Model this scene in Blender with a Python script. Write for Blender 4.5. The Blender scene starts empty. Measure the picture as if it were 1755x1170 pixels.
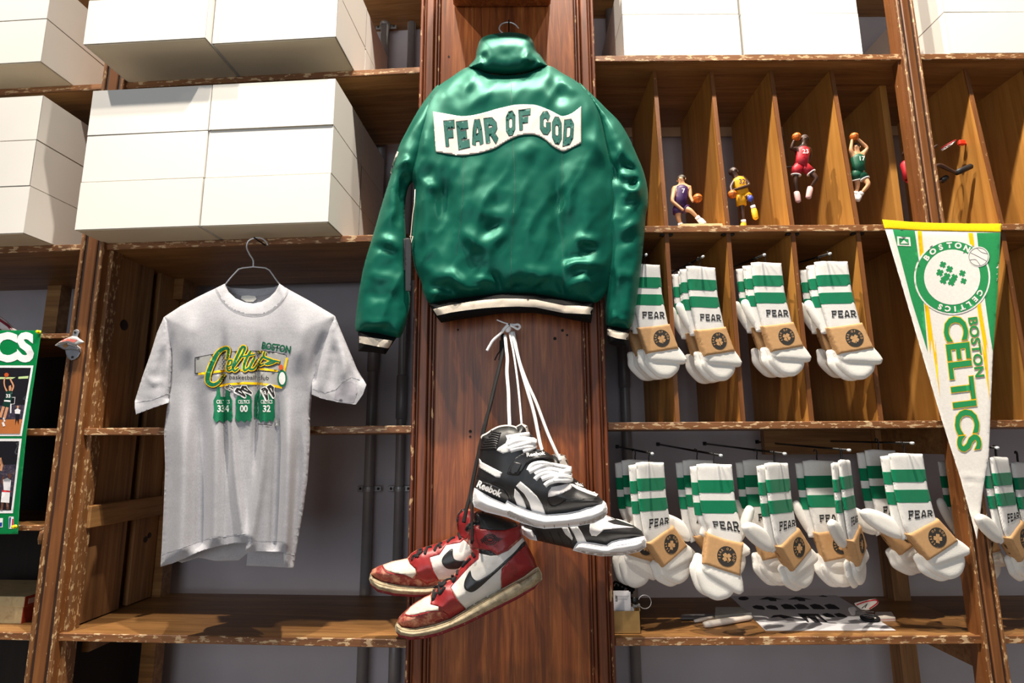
import bpy, bmesh, math, random
import numpy as np
from mathutils import Matrix, Vector, noise
from mathutils.geometry import delaunay_2d_cdt

# ------------------------------------------------------------------ scene, camera, light
scene = bpy.context.scene
COL = scene.collection
FPX, PITCH, ROLL = 974.0, math.radians(9.9), math.radians(-0.35)
CAM = Vector((0, 0, 1.5))
RCAM = Matrix.Rotation(math.pi / 2 + PITCH, 3, 'X') @ Matrix.Rotation(ROLL, 3, 'Z')
cam = bpy.data.cameras.new('camera')
cam.sensor_width = 36.0
cam.lens = FPX / 1755.0 * 36.0
cam.clip_start = 0.02
cam_o = bpy.data.objects.new('camera', cam)
cam_o.matrix_world = Matrix.Translation(CAM) @ RCAM.to_4x4()
COL.objects.link(cam_o)
scene.camera = cam_o
cam.dof.use_dof = True
cam.dof.focus_distance = 1.40
cam.dof.aperture_fstop = 5.6

vs = scene.view_settings
vs.view_transform = 'Standard'; vs.look = 'None'; vs.gamma = 1.0; vs.use_curve_mapping = False
vs.exposure = 0.08

world = bpy.data.worlds.new('world'); scene.world = world
world.use_nodes = True
bg = world.node_tree.nodes['Background']
bg.inputs[0].default_value = (0.92, 0.94, 1.0, 1)
bg.inputs[1].default_value = 0.11

def spot(name, loc, target, watts, color, radius=0.04, angle=75, blend=0.6):
    l = bpy.data.lights.new(name, 'SPOT'); l.energy = watts; l.color = color
    l.shadow_soft_size = radius; l.spot_size = math.radians(angle); l.spot_blend = blend
    o = bpy.data.objects.new(name, l); COL.objects.link(o)
    o.location = loc
    d = Vector(target) - Vector(loc)
    o.rotation_euler = d.to_track_quat('-Z', 'Y').to_euler()
    return o
WARM = (1.0, 0.90, 0.77)
spot('ceiling_spot', (-2.1, 0.34, 5.20), (-0.8, 1.6, 1.6), 560, WARM, 0.04, 80, 0.35)
spot('ceiling_spot', (-0.60, 0.28, 5.20), (-0.2, 1.5, 1.6), 420, WARM, 0.04, 80, 0.35)
spot('ceiling_spot', (0.32, 0.36, 5.20), (0.9, 1.6, 1.6), 700, WARM, 0.04, 80, 0.35)
spot('ceiling_spot', (1.15, 0.36, 5.20), (1.3, 1.6, 1.6), 170, WARM, 0.04, 80, 0.35)
# cool fill added behind the camera for daylight; its window is unseen
al = bpy.data.lights.new('daylight_fill', 'AREA'); al.energy = 64; al.color = (0.86, 0.93, 1.0)
al.shape = 'RECTANGLE'; al.size = 4.0; al.size_y = 2.6
alo = bpy.data.objects.new('daylight_fill', al); COL.objects.link(alo)
alo.location = (-1.4, -3.4, 1.9)
alo.rotation_euler = (math.radians(90), 0, 0)

# ------------------------------------------------------------------ frames and pixel helpers
YAW = math.radians(-4.05)
RF = Matrix.Translation((0, 1.5, 0))                                   # right bays: front plane y=0
LF = Matrix.Translation((-0.262, 1.489, 0)) @ Matrix.Rotation(YAW, 4, 'Z')  # left bays, turned slightly
WF = Matrix.Identity(4)

def ray(px, py):
    return RCAM @ Vector(((px - 877.5) / FPX, -(py - 585.0) / FPX, -1.0))
def at(px, py, y, frame=RF):
    """point of the plane local y = const of a frame, seen at a photo pixel -> local coords"""
    inv = frame.inverted()
    c = inv @ CAM; d = inv.to_3x3() @ ray(px, py)
    t = (y - c.y) / d.y
    return c + d * t
def atz(px, py, z, frame=RF):
    inv = frame.inverted()
    c = inv @ CAM; d = inv.to_3x3() @ ray(px, py)
    return c + d * ((z - c.z) / d.z)

# ------------------------------------------------------------------ object helpers
MW = {}
def world_m(o): return MW[o.name]
def tag(o, label=None, cat=None, group=None, kind=None):
    if label: o['label'] = label
    if cat: o['category'] = cat
    if group: o['group'] = group
    if kind: o['kind'] = kind
    return o
def thing(name, label, cat, frame=WF, loc=(0, 0, 0), group=None):
    o = bpy.data.objects.new(name, None); COL.objects.link(o)
    o.empty_display_size = 0.02
    M = frame @ Matrix.Translation(loc)
    o.matrix_world = M; MW[o.name] = M
    return tag(o, label, cat, group)
def link_mesh(name, me, parent=None, M=None):
    o = bpy.data.objects.new(name, me); COL.objects.link(o)
    if parent is not None:
        o.parent = parent; MW[o.name] = MW[parent.name]
    else:
        o.matrix_world = M or Matrix.Identity(4); MW[o.name] = M or Matrix.Identity(4)
    return o
def part(name, V, F, mat, parent=None, frame=WF, smooth=False, label=None, M=None):
    """V given in frame coords; becomes local coords of the parent (or of matrix M)"""
    base = MW[parent.name] if parent is not None else (M or Matrix.Identity(4))
    T = base.inverted() @ frame
    A = np.asarray(V, dtype=float)
    T3 = np.array(T.to_3x3()); tr = np.array(T.translation)
    A = A @ T3.T + tr
    me = bpy.data.meshes.new(name)
    me.from_pydata(A.tolist(), [], [tuple(int(i) for i in f) for f in F])
    if isinstance(mat, (list, tuple)):
        for m in mat: me.materials.append(m)
    else: me.materials.append(mat)
    if smooth: me.polygons.foreach_set('use_smooth', [True] * len(me.polygons))
    me.update()
    o = link_mesh(name, me, parent, M)
    if label: o['label'] = label
    return o
def copy_tree(root, M, label=None, group=None):
    def rec(o, par):
        c = o.copy(); COL.objects.link(c)
        if par is None:
            c.matrix_world = M; MW[c.name] = M
        else:
            c.parent = par; c.matrix_parent_inverse = o.matrix_parent_inverse.copy()
            MW[c.name] = MW[par.name]
        for ch in [k for k in ALLCH.get(o.name, [])]:
            k = rec(ch, c); ALLCH.setdefault(c.name, []).append(k)
        return c
    c = rec(root, None)
    if label: c['label'] = label
    if group: c['group'] = group
    return c
ALLCH = {}
def index_children(root):
    for o in root.children: 
        ALLCH.setdefault(root.name, []).append(o); index_children(o)

# ------------------------------------------------------------------ mesh helpers
class MB:
    def __init__(s): s.V = []; s.F = []
    def add(s, V, F):
        n = len(s.V); s.V += [tuple(v) for v in V]; s.F += [tuple(i + n for i in f) for f in F]; return s
    def box(s, x0, x1, y0, y1, z0, z1, b=0.0):
        if b <= 0:
            V = [(x0,y0,z0),(x1,y0,z0),(x1,y1,z0),(x0,y1,z0),(x0,y0,z1),(x1,y0,z1),(x1,y1,z1),(x0,y1,z1)]
            F = [(0,3,2,1),(4,5,6,7),(0,1,5,4),(1,2,6,5),(2,3,7,6),(3,0,4,7)]
            return s.add(V, F)
        bm = bmesh.new(); bmesh.ops.create_cube(bm, size=1)
        for v in bm.verts:
            v.co = Vector(((x0+x1)/2 + v.co.x*(x1-x0), (y0+y1)/2 + v.co.y*(y1-y0), (z0+z1)/2 + v.co.z*(z1-z0)))
        bmesh.ops.bevel(bm, geom=bm.edges[:], offset=b, segments=1, affect='EDGES')
        bm.verts.index_update()
        s.add([v.co.copy() for v in bm.verts], [[v.index for v in f.verts] for f in bm.faces]); bm.free()
        return s
    def tube(s, pts, r, seg=8, cap=True, squash=None, up=None):
        """tube along pts; r scalar or list; squash=(a,b) half-width multipliers for flat laces"""
        P = [Vector(p) for p in pts]; n = len(P)
        rr = r if isinstance(r, (list, tuple, np.ndarray)) else [r] * n
        t0 = (P[1] - P[0]).normalized()
        ref = Vector(up) if up is not None else (Vector((0, 0, 1)) if abs(t0.z) < 0.9 else Vector((1, 0, 0)))
        nx = t0.cross(ref).normalized()
        V = []; F = []
        sa, sb = squash or (1, 1)
        for i in range(n):
            t = (P[min(i+1, n-1)] - P[max(i-1, 0)])
            t = t.normalized() if t.length > 1e-12 else t0
            if up is not None: nx = t.cross(ref)
            else: nx = nx - t * nx.dot(t)
            nx = nx.normalized() if nx.length > 1e-9 else t.orthogonal().normalized()
            ny = t.cross(nx)
            for k in range(seg):
                a = 2 * math.pi * k / seg
                V.append(P[i] + nx * (math.cos(a) * rr[i] * sa) + ny * (math.sin(a) * rr[i] * sb))
        for i in range(n - 1):
            for k in range(seg):
                k2 = (k + 1) % seg
                F.append((i*seg+k, i*seg+k2, (i+1)*seg+k2, (i+1)*seg+k))
        if cap:
            F.append(tuple(range(seg-1, -1, -1))); F.append(tuple((n-1)*seg + k for k in range(seg)))
        return s.add(V, F)
    def cyl(s, a, b, r, seg=16): return s.tube([a, b], r, seg)
    def lathe(s, prof, c=(0,0,0), seg=16, axis='z'):
        V = []; F = []; n = len(prof)
        for r, h in prof:
            for k in range(seg):
                a = 2*math.pi*k/seg; x, y = r*math.cos(a), r*math.sin(a)
                if axis == 'z': V.append((c[0]+x, c[1]+y, c[2]+h))
                elif axis == 'y': V.append((c[0]+x, c[1]+h, c[2]+y))
                else: V.append((c[0]+h, c[1]+x, c[2]+y))
        for i in range(n-1):
            for k in range(seg):
                k2 = (k+1) % seg; F.append((i*seg+k, i*seg+k2, (i+1)*seg+k2, (i+1)*seg+k))
        F.append(tuple(range(seg-1, -1, -1))); F.append(tuple((n-1)*seg+k for k in range(seg)))
        return s.add(V, F)
    def ball(s, c, r, seg=16, rings=10, sc=(1,1,1)):
        V = []; F = []
        for i in range(rings+1):
            p = math.pi*i/rings
            for k in range(seg):
                a = 2*math.pi*k/seg
                V.append((c[0]+r*sc[0]*math.sin(p)*math.cos(a), c[1]+r*sc[1]*math.sin(p)*math.sin(a), c[2]+r*sc[2]*math.cos(p)))
        for i in range(rings):
            for k in range(seg):
                k2 = (k+1) % seg; F.append((i*seg+k, (i+1)*seg+k, (i+1)*seg+k2, i*seg+k2))
        return s.add(V, F)
    def extrude(s, poly, y0, y1):
        """poly in (x,z); extruded along y"""
        n = len(poly)
        V = [(p[0], y0, p[1]) for p in poly] + [(p[0], y1, p[1]) for p in poly]
        F = [tuple(range(n)), tuple(range(2*n-1, n-1, -1))]
        F += [(i, (i+1) % n + 0, (i+1) % n + n, i+n) for i in range(n)]
        return s.add(V, F)
    def part(s, name, mat, parent=None, frame=WF, smooth=False, label=None, M=None):
        return part(name, s.V, s.F, mat, parent, frame, smooth, label, M)

def autosmooth(o, deg=40):
    me = o.data
    me.polygons.foreach_set('use_smooth', [True] * len(me.polygons))
    bm = bmesh.new(); bm.from_mesh(me)
    for e in bm.edges:
        if len(e.link_faces) == 2 and e.calc_face_angle(0) > math.radians(deg): e.smooth = False
    bm.to_mesh(me); bm.free()
    return o

def resample(pts, step, closed=False):
    """catmull-rom-free linear resample of a 2d/3d polyline"""
    P = [np.asarray(p, float) for p in pts]
    if closed: P = P + [P[0]]
    out = []
    for a, b in zip(P[:-1], P[1:]):
        n = max(1, int(math.ceil(np.linalg.norm(b - a) / step)))
        for k in range(n): out.append(a + (b - a) * k / n)
    if not closed: out.append(P[-1])
    return out
def spline(pts, n=8, closed=False):
    """catmull-rom through pts"""
    P = [np.asarray(p, float) for p in pts]; m = len(P); out = []
    rng = range(m if closed else m - 1)
    for i in rng:
        if closed: p0, p1, p2, p3 = P[(i-1) % m], P[i], P[(i+1) % m], P[(i+2) % m]
        else: p0, p1, p2, p3 = P[max(i-1, 0)], P[i], P[i+1], P[min(i+2, m-1)]
        for k in range(n):
            t = k / n
            out.append(0.5*((2*p1) + (-p0+p2)*t + (2*p0-5*p1+4*p2-p3)*t*t + (-p0+3*p1-3*p2+p3)*t**3))
    if not closed: out.append(P[-1])
    return out
def in_poly(P, poly):
    """vectorised point in polygon"""
    P = np.asarray(P); x, y = P[:, 0], P[:, 1]; poly = np.asarray(poly); n = len(poly)
    ins = np.zeros(len(P), bool); j = n - 1
    for i in range(n):
        xi, yi = poly[i]; xj, yj = poly[j]
        c = ((yi > y) != (yj > y)) & (x < (xj - xi) * (y - yi) / ((yj - yi) if yj != yi else 1e-12) + xi)
        ins ^= c; j = i
    return ins
def seg_dist(P, A, B):
    """distance of points P (n,2) to segments A->B (m,2): returns (n,m) distance and t"""
    P = np.asarray(P)[:, None, :]; A = np.asarray(A)[None]; B = np.asarray(B)[None]
    d = B - A; L = (d * d).sum(-1); L[L == 0] = 1e-12
    t = np.clip(((P - A) * d).sum(-1) / L, 0, 1)
    Q = A + d * t[..., None]
    return np.sqrt(((P - Q) ** 2).sum(-1)), t
def poly_dist(P, pts, closed=False):
    pts = np.asarray(pts, float)
    A = pts if closed else pts[:-1]; B = np.roll(pts, -1, 0) if closed else pts[1:]
    out = np.empty(len(P))
    for i in range(0, len(P), 4000):
        out[i:i+4000] = seg_dist(P[i:i+4000], A, B)[0].min(1)
    return out
def tri_poly(poly, step, extra=None, holes=(), refine=True):
    """conforming triangulation of a 2d polygon with interior grid -> (n,2) verts, tris, boundary flags"""
    loops = [[np.asarray(p, float) for p in (resample(poly, step, True) if refine else poly)]]
    for h in holes: loops.append([np.asarray(p, float) for p in (resample(h, step, True) if refine else h)])
    pts = []; edges = []
    for lp in loops:
        n0 = len(pts); n = len(lp); pts += lp
        edges += [(n0 + i, n0 + (i + 1) % n) for i in range(n)]
    nb = len(pts)
    arr = np.asarray(loops[0]); x0, y0 = arr.min(0); x1, y1 = arr.max(0)
    gx = np.arange(x0 + step * .5, x1, step); gy = np.arange(y0 + step * .5, y1, step * .866)
    G = np.array([(x + (step * .5 if k % 2 else 0), y) for k, y in enumerate(gy) for x in gx]) if len(gx) and len(gy) else np.zeros((0, 2))
    if extra is not None and len(extra): G = np.vstack([G, np.asarray(extra)]) if len(G) else np.asarray(extra)
    if len(G):
        m = in_poly(G, arr)
        for h in loops[1:]: m &= ~in_poly(G, np.asarray(h))
        G = G[m]
        if len(G):
            d = poly_dist(G, arr, True)
            for h in loops[1:]: d = np.minimum(d, poly_dist(G, np.asarray(h), True))
            G = G[d > step * .35] if extra is None else G[d > step * .04]
    allp = [Vector(p) for p in pts] + [Vector(p) for p in G]
    r = delaunay_2d_cdt(allp, edges, [], 0, 1e-9)
    V = np.array([(v.x, v.y) for v in r[0]]); T = [tuple(t) for t in r[2]]
    tri = []
    for t in T:
        for k in range(1, len(t) - 1): tri.append((t[0], t[k], t[k + 1]))
    T = np.array(tri)
    c = V[T].mean(1)
    keep = in_poly(c, arr)
    for h in loops[1:]: keep &= ~in_poly(c, np.asarray(h))
    T = T[keep]
    used = np.unique(T); remap = -np.ones(len(V), int); remap[used] = np.arange(len(used))
    V = V[used]; T = remap[T]
    # consistent orientation (counter clockwise)
    a, b, cc = V[T[:, 0]], V[T[:, 1]], V[T[:, 2]]
    area = (b[:, 0]-a[:, 0])*(cc[:, 1]-a[:, 1]) - (b[:, 1]-a[:, 1])*(cc[:, 0]-a[:, 0])
    T[area < 0] = T[area < 0][:, ::-1]
    return V, T
def boundary_edges(T):
    cnt = {}
    for t in T:
        for a, b in ((t[0], t[1]), (t[1], t[2]), (t[2], t[0])):
            cnt[(a, b)] = 1
    return [(a, b) for (a, b) in cnt if (b, a) not in cnt]

def drape(V2, T, fn, thick=0.0, lift=0.0):
    """map a 2d triangulation through fn(points(n,2), offset) -> 3d ; with thickness if wanted"""
    top = np.asarray(fn(V2, lift + thick))
    if thick <= 0: return top, [tuple(t) for t in T]
    bot = np.asarray(fn(V2, lift)); n = len(V2)
    F = [tuple(t) for t in T] + [tuple(int(i) + n for i in t[::-1]) for t in T]
    for a, b in boundary_edges(T): F.append((b, a, a + n, b + n))
    return np.vstack([top, bot]), F
def stroke(pts, w, closed=False):
    """thick polyline with mitred joints as ONE polygon strip -> list of quads (polys)"""
    P = [np.asarray(p, float) for p in pts]; n = len(P); L = []; Rr = []
    ww = w if isinstance(w, (list, tuple)) else [w] * n
    for i in range(n):
        a = P[(i-1) % n] if (closed or i > 0) else None
        b = P[(i+1) % n] if (closed or i < n-1) else None
        d1 = (P[i]-a)/max(np.linalg.norm(P[i]-a), 1e-9) if a is not None else None
        d2 = (b-P[i])/max(np.linalg.norm(b-P[i]), 1e-9) if b is not None else None
        if d1 is None: d1 = d2
        if d2 is None: d2 = d1
        n1 = np.array((-d1[1], d1[0])); n2 = np.array((-d2[1], d2[0]))
        m = n1 + n2; mn = np.linalg.norm(m); m = m/mn if mn > 1e-6 else n1
        k = ww[i]/2/max(m.dot(n1), 0.45)
        L.append(P[i]+m*k); Rr.append(P[i]-m*k)
    out = []
    for i in range(n if closed else n-1):
        j = (i+1) % n
        out.append([Rr[i], Rr[j], L[j], L[i]])
    return out
def polys_mesh(polys, step):
    """several simple polygons -> one refined 2d triangulation"""
    VV = []; TT = []; n = 0
    for p in polys:
        p = np.asarray(p, float)
        try: V, T = tri_poly(p, step)
        except Exception: continue
        if len(T) == 0: continue
        VV.append(V); TT.append(T + n); n += len(V)
    return np.vstack(VV), np.vstack(TT)
def text_mesh(s, size, bold=0.0, step=None, shear=0.0, spacing=1.0):
    """2d triangulation of a word in the built-in font: centred on x, baseline 0"""
    cu = bpy.data.curves.new('t', 'FONT'); cu.body = s; cu.size = size; cu.offset = bold
    cu.shear = shear; cu.align_x = 'CENTER'; cu.resolution_u = 3; cu.space_character = spacing
    o = bpy.data.objects.new('t', cu); COL.objects.link(o)
    bpy.context.view_layer.update()
    me = bpy.data.meshes.new_from_object(o)
    bm = bmesh.new(); bm.from_mesh(me)
    bmesh.ops.triangulate(bm, faces=bm.faces[:])
    if step:
        for _ in range(5):
            es = [e for e in bm.edges if e.calc_length() > step]
            if not es: break
            bmesh.ops.subdivide_edges(bm, edges=es, cuts=1)
            bmesh.ops.triangulate(bm, faces=[f for f in bm.faces if len(f.verts) > 3])
    bm.verts.index_update()
    V = np.array([(v.co.x, v.co.y) for v in bm.verts]); T = np.array([[v.index for v in f.verts] for f in bm.faces])
    bm.free(); bpy.data.objects.remove(o); bpy.data.curves.remove(cu); bpy.data.meshes.remove(me)
    a, b, c = V[T[:, 0]], V[T[:, 1]], V[T[:, 2]]
    ar = (b[:, 0]-a[:, 0])*(c[:, 1]-a[:, 1]) - (b[:, 1]-a[:, 1])*(c[:, 0]-a[:, 0])
    T[ar < 0] = T[ar < 0][:, ::-1]
    return V, T
def fbm(P, scale, oct=3, seed=0.0):
    return np.array([noise.fractal(Vector((p[0]*scale+seed, p[1]*scale-seed*1.7, seed*0.37)), 0.8, 2.0, oct) for p in P])

# ------------------------------------------------------------------ materials
def _nt(name):
    m = bpy.data.materials.new(name); m.use_nodes = True
    nt = m.node_tree; return m, nt, nt.nodes['Principled BSDF']
def _coord(nt, scale=(1, 1, 1), rot=(0, 0, 0)):
    tc = nt.nodes.new('ShaderNodeTexCoord'); mp = nt.nodes.new('ShaderNodeMapping')
    mp.inputs['Scale'].default_value = scale; mp.inputs['Rotation'].default_value = rot
    nt.links.new(tc.outputs['Object'], mp.inputs[0]); return mp.outputs[0]
def _noise(nt, vec, scale, detail=4, rough=0.55, dist=0.0):
    n = nt.nodes.new('ShaderNodeTexNoise'); n.inputs['Scale'].default_value = scale
    n.inputs['Detail'].default_value = detail; n.inputs['Roughness'].default_value = rough; n.inputs['Distortion'].default_value = dist
    nt.links.new(vec, n.inputs['Vector']); return n.outputs['Fac']
def _ramp(nt, fac, stops):
    r = nt.nodes.new('ShaderNodeValToRGB'); e = r.color_ramp.elements
    while len(e) < len(stops): e.new(0.5)
    for k, (p, c) in enumerate(stops):
        e[k].position = p; e[k].color = (*c, 1) if len(c) == 3 else c
    nt.links.new(fac, r.inputs[0]); return r.outputs[0]
def _mix(nt, fac, a, b):
    m = nt.nodes.new('ShaderNodeMix'); m.data_type = 'RGBA'
    for s, v in ((0, fac), (6, a), (7, b)):
        if isinstance(v, (int, float)): m.inputs[s].default_value = v
        elif isinstance(v, tuple): m.inputs[s].default_value = (*v, 1) if len(v) == 3 else v
        else: nt.links.new(v, m.inputs[s])
    return m.outputs[2]
def _bump(nt, h, strength, dist, bsdf):
    b = nt.nodes.new('ShaderNodeBump'); b.inputs['Strength'].default_value = strength; b.inputs['Distance'].default_value = dist
    nt.links.new(h, b.inputs['Height']); nt.links.new(b.outputs[0], bsdf.inputs['Normal']); return b
def srgb(r, g, b):
    f = lambda c: (c/255/12.92) if c/255 <= 0.04045 else ((c/255+0.055)/1.055)**2.4
    return (f(r), f(g), f(b))
def plain(name, col, rough=0.6, var=0.08, scale=40, metal=0.0, bump=0.0, bscale=200, sheen=0.0, coat=0.0, spec=0.5):
    m, nt, b = _nt(name)
    v = _coord(nt)
    n = _noise(nt, v, scale, 3)
    lo = tuple(c*(1-var) for c in col); hi = tuple(min(1, c*(1+var)) for c in col)
    nt.links.new(_ramp(nt, n, [(0.3, lo), (0.7, hi)]), b.inputs['Base Color'])
    b.inputs['Roughness'].default_value = rough; b.inputs['Metallic'].default_value = metal
    b.inputs['Specular IOR Level'].default_value = spec
    b.inputs['Sheen Weight'].default_value = sheen; b.inputs['Coat Weight'].default_value = coat
    if bump > 0: _bump(nt, _noise(nt, v, bscale, 3), bump, 0.001, b)
    return m
def wood(name, dark, mid, light, axis='x', rough=0.5, chips=0.0, chipcol=None, gscale=1.0, streak=0.5, chipscale=45.0, coat=0.0, chipstretch=0.45):
    """grain runs along axis; chips = share of finish flaked off to pale wood"""
    m, nt, b = _nt(name)
    st = {'x': (0.06, 1, 1), 'y': (1, 0.06, 1), 'z': (1, 1, 0.05)}[axis]
    v = _coord(nt, st)
    n1 = _noise(nt, v, 55*gscale, 6, 0.65, 1.2)
    n2 = _noise(nt, v, 12*gscale, 4, 0.6, 2.0)
    c = _ramp(nt, n1, [(0.28, dark), (0.5, mid), (0.72, light)])
    c2 = _ramp(nt, n2, [(0.30, dark), (0.55, mid), (0.75, light)])
    c = _mix(nt, streak, c, c2)
    vo = _coord(nt)
    big = _noise(nt, vo, 5, 3)
    c = _mix(nt, _ramp(nt, big, [(0.35, (0, 0, 0)), (0.75, (0.35, 0.35, 0.35))]), c, dark)
    b.inputs['Roughness'].default_value = rough
    b.inputs['Coat Weight'].default_value = coat; b.inputs['Coat Roughness'].default_value = 0.25
    h = n1
    if chips > 0:
        sx = {'x': (chipstretch, 1, 1), 'y': (1, chipstretch, 1), 'z': (1, 1, chipstretch)}[axis]
        cn = _noise(nt, _coord(nt, sx), chipscale, 5, 0.62)
        th = 0.5 + (0.5 - chips) * 0.5
        mk = _ramp(nt, cn, [(th, (0, 0, 0)), (th + 0.015, (1, 1, 1))])
        pale = _ramp(nt, n1, [(0.3, tuple(x*0.7 for x in (chipcol or (0.5, 0.33, 0.18)))), (0.7, chipcol or (0.5, 0.33, 0.18))])
        c = _mix(nt, mk, c, pale)
    nt.links.new(c, b.inputs['Base Color'])
    _bump(nt, h, 0.25, 0.0012, b)
    return m

M = {}
M['shelf'] = wood('stained_shelf_wood', srgb(84,54,26), srgb(148,104,58), srgb(190,146,92), 'x', 0.45, gscale=0.8)
M['shelf_edge'] = wood('worn_shelf_edge', srgb(88,52,28), srgb(134,86,48), srgb(160,110,66), 'x', 0.5, chips=0.40, chipcol=srgb(214,180,138), chipscale=110, chipstretch=0.3)
M['divider'] = wood('divider_wood', srgb(142,92,38), srgb(192,134,62), srgb(214,160,86), 'z', 0.45, gscale=0.6)
M['post'] = wood('worn_post_wood', srgb(84,48,24), srgb(126,78,40), srgb(150,98,54), 'z', 0.4, chips=0.15, chipcol=srgb(206,168,122), chipscale=170)
M['post_groove'] = wood('post_groove_wood', srgb(30,16,8), srgb(58,32,18), srgb(84,52,34), 'z', 0.6)
M['post_edge'] = wood('worn_post_edge', srgb(84,52,28), srgb(126,82,44), srgb(150,104,60), 'z', 0.5, chips=0.36, chipcol=srgb(206,170,124), chipscale=150, chipstretch=0.35)
M['rough_plank'] = wood('rough_plank_wood', srgb(84,54,28), srgb(164,116,68), srgb(206,162,106), 'z', 0.7, gscale=0.8, streak=0.6)
M['pale_batten'] = wood('pale_batten_wood', srgb(110,74,38), srgb(164,118,66), srgb(190,146,92), 'y', 0.65)
M['mahogany'] = wood('varnished_mahogany', srgb(56,22,7), srgb(146,76,32), srgb(206,130,66), 'z', 0.36, chips=0.035, chipcol=srgb(210,160,120), gscale=1.15, streak=0.4, chipscale=90)
M['mahogany_dark'] = wood('mahogany_moulding', srgb(56,24,9), srgb(122,62,28), srgb(164,92,48), 'z', 0.4, chips=0.07, chipcol=srgb(204,160,120), gscale=1.4, chipscale=80)
M['mahogany_worn'] = wood('mahogany_worn_edge', srgb(60,26,12), srgb(110,54,26), srgb(140,76,40), 'z', 0.4, chips=0.3, chipcol=srgb(206,164,118), chipscale=70)
M['wall'] = plain('grey_wall_paint', srgb(172,167,173), 0.6, 0.05, 6, bump=0.1, bscale=60)
M['floor'] = plain('floor_concrete', srgb(120,112,104), 0.6, 0.15, 3)
M['box'] = plain('white_carton', srgb(222,219,213), 0.55, 0.015, 8)
M['box_base'] = plain('carton_underside', srgb(214,200,174), 0.6, 0.03, 8)
M['pipe'] = plain('grey_painted_pipe', srgb(128,124,124), 0.4, 0.06, 20, metal=0.1)
M['clamp'] = plain('zinc_clamp', srgb(150,148,148), 0.45, 0.1, 60, metal=0.6)
M['chrome'] = plain('chrome_wire', srgb(214,214,216), 0.28, 0.03, 60, metal=0.6)
M['black_metal'] = plain('black_metal', srgb(24,22,22), 0.4, 0.1, 60, metal=0.3)
M['screw'] = plain('dark_screw', srgb(60,56,54), 0.4, 0.1, 60, metal=0.8)
# ------------------------------------------------------------------ the setting
def structure(name, mb, mat, frame=WF):
    o = mb.part(name, mat, None, frame, M=frame); o['kind'] = 'structure'; return o
structure('floor', MB().box(-3.5, 3.5, -4.2, 2.6, -0.05, 0.0), M['floor'])
structure('wall_right', MB().box(-0.25, 2.6, 0.47, 0.55, 0, 3.6), M['wall'], RF)
structure('wall_left', MB().box(-2.6, 0.10, 0.47, 0.55, 0, 3.6), M['wall'], LF)

# ---- shelves
def shelf(parent, frame, x0, x1, zb, depth=0.36, y0=0.0, t=0.018, edge=True, name='shelf', mat='shelf'):
    e = 0.005 if edge else 0.0
    o = MB().box(x0, x1, y0 + e, y0 + depth, zb, zb + t).part(name, M[mat], parent, frame)
    if edge:
        MB().box(x0, x1, y0, y0 + e, zb - 0.0006, zb + t + 0.0004, 0.0015).part('shelf_edge', M['shelf_edge'], o, frame, label='worn front edge with flaked finish')
    return o
def post(parent, frame, x0, x1, z0=0.0, z1=3.3, y0=-0.012, d=0.05):
    """fluted front post: two grooves, worn arrises"""
    w = x1 - x0; a = w * 0.16; g = w * 0.13
    xs = [x0, x0 + a, x0 + a + g, x1 - a - g, x1 - a, x1]
    o = MB().box(x0 + 0.001, x1 - 0.001, y0 + 0.006, y0 + d, z0, z1).part('post', M['post'], parent, frame)
    MB().box(xs[2], xs[3], y0, y0 + 0.0065, z0, z1, 0.002).part('flute', M['post'], o, frame)
    MB().box(xs[0], xs[1], y0 - 0.001, y0 + 0.007, z0, z1, 0.002).part('bead', M['post_edge'], o, frame)
    MB().box(xs[4], xs[5], y0 - 0.001, y0 + 0.007, z0, z1, 0.002).part('bead', M['post_edge'], o, frame)
    for a0, a1 in ((xs[1], xs[2]), (xs[3], xs[4])):
        MB().box(a0, a1, y0 + 0.0045, y0 + 0.0065, z0, z1).part('groove', M['post_groove'], o, frame)
    return o

ZR = [2.5935, 2.067, 1.527, 1.0035]     # undersides, right bays
ZL = [2.553, 2.045, 1.522, 1.006]       # undersides, left bays
T = 0.018
# right bay between the column and the fluted post
rb = thing('shelving_bay', 'brown wooden shelving bay with pigeonholes right of the mahogany column', 'shelving', RF, (0.70, 0.2, 0))
PX0, PX1 = 1.145, 1.196
for k, z in enumerate(ZR): shelf(rb, RF, 0.249, PX1 - 0.004, z)
shelf(rb, RF, 0.249, PX0, 0.47); shelf(rb, RF, 0.249, PX1 - 0.004, 3.12, depth=0.468)  # unseen top tier, run back to the wall to block light from above
post(rb, RF, PX0, PX1)
def divider(parent, frame, x, z0, z1, rt, rb_, depth=0.35, t=0.011):
    V = [(x, rb_, z0), (x + t, rb_, z0), (x + t, depth, z0), (x, depth, z0), (x, rt, z1), (x + t, rt, z1), (x + t, depth, z1), (x, depth, z1)]
    F = [(0,3,2,1),(4,5,6,7),(0,1,5,4),(1,2,6,5),(2,3,7,6),(3,0,4,7)]
    o = part('divider', V, F, M['divider'], parent, frame)
    e = 0.003
    V = [(x-.0004, rb_-e, z0), (x+t+.0004, rb_-e, z0), (x+t+.0004, rb_, z0), (x-.0004, rb_, z0), (x-.0004, rt-e, z1), (x+t+.0004, rt-e, z1), (x+t+.0004, rt, z1), (x-.0004, rt, z1)]
    part('divider_edge', V, F, M['post'], o, frame)
    return o
for x in (0.428, 0.600, 0.780, 0.962):
    divider(rb, RF, x, ZR[1] + T, ZR[0], 0.050, 0.012)
    divider(rb, RF, x, ZR[2] + T, ZR[1], 0.014, 0.008)
    for s in (-0.012, 0.011):      # little angle brackets under the shelf
        MB().box(x + s, x + s + 0.012, 0.010, 0.022, ZR[1] - 0.006, ZR[1], 0.001).part('bracket', M['black_metal'], rb, RF)
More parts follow.
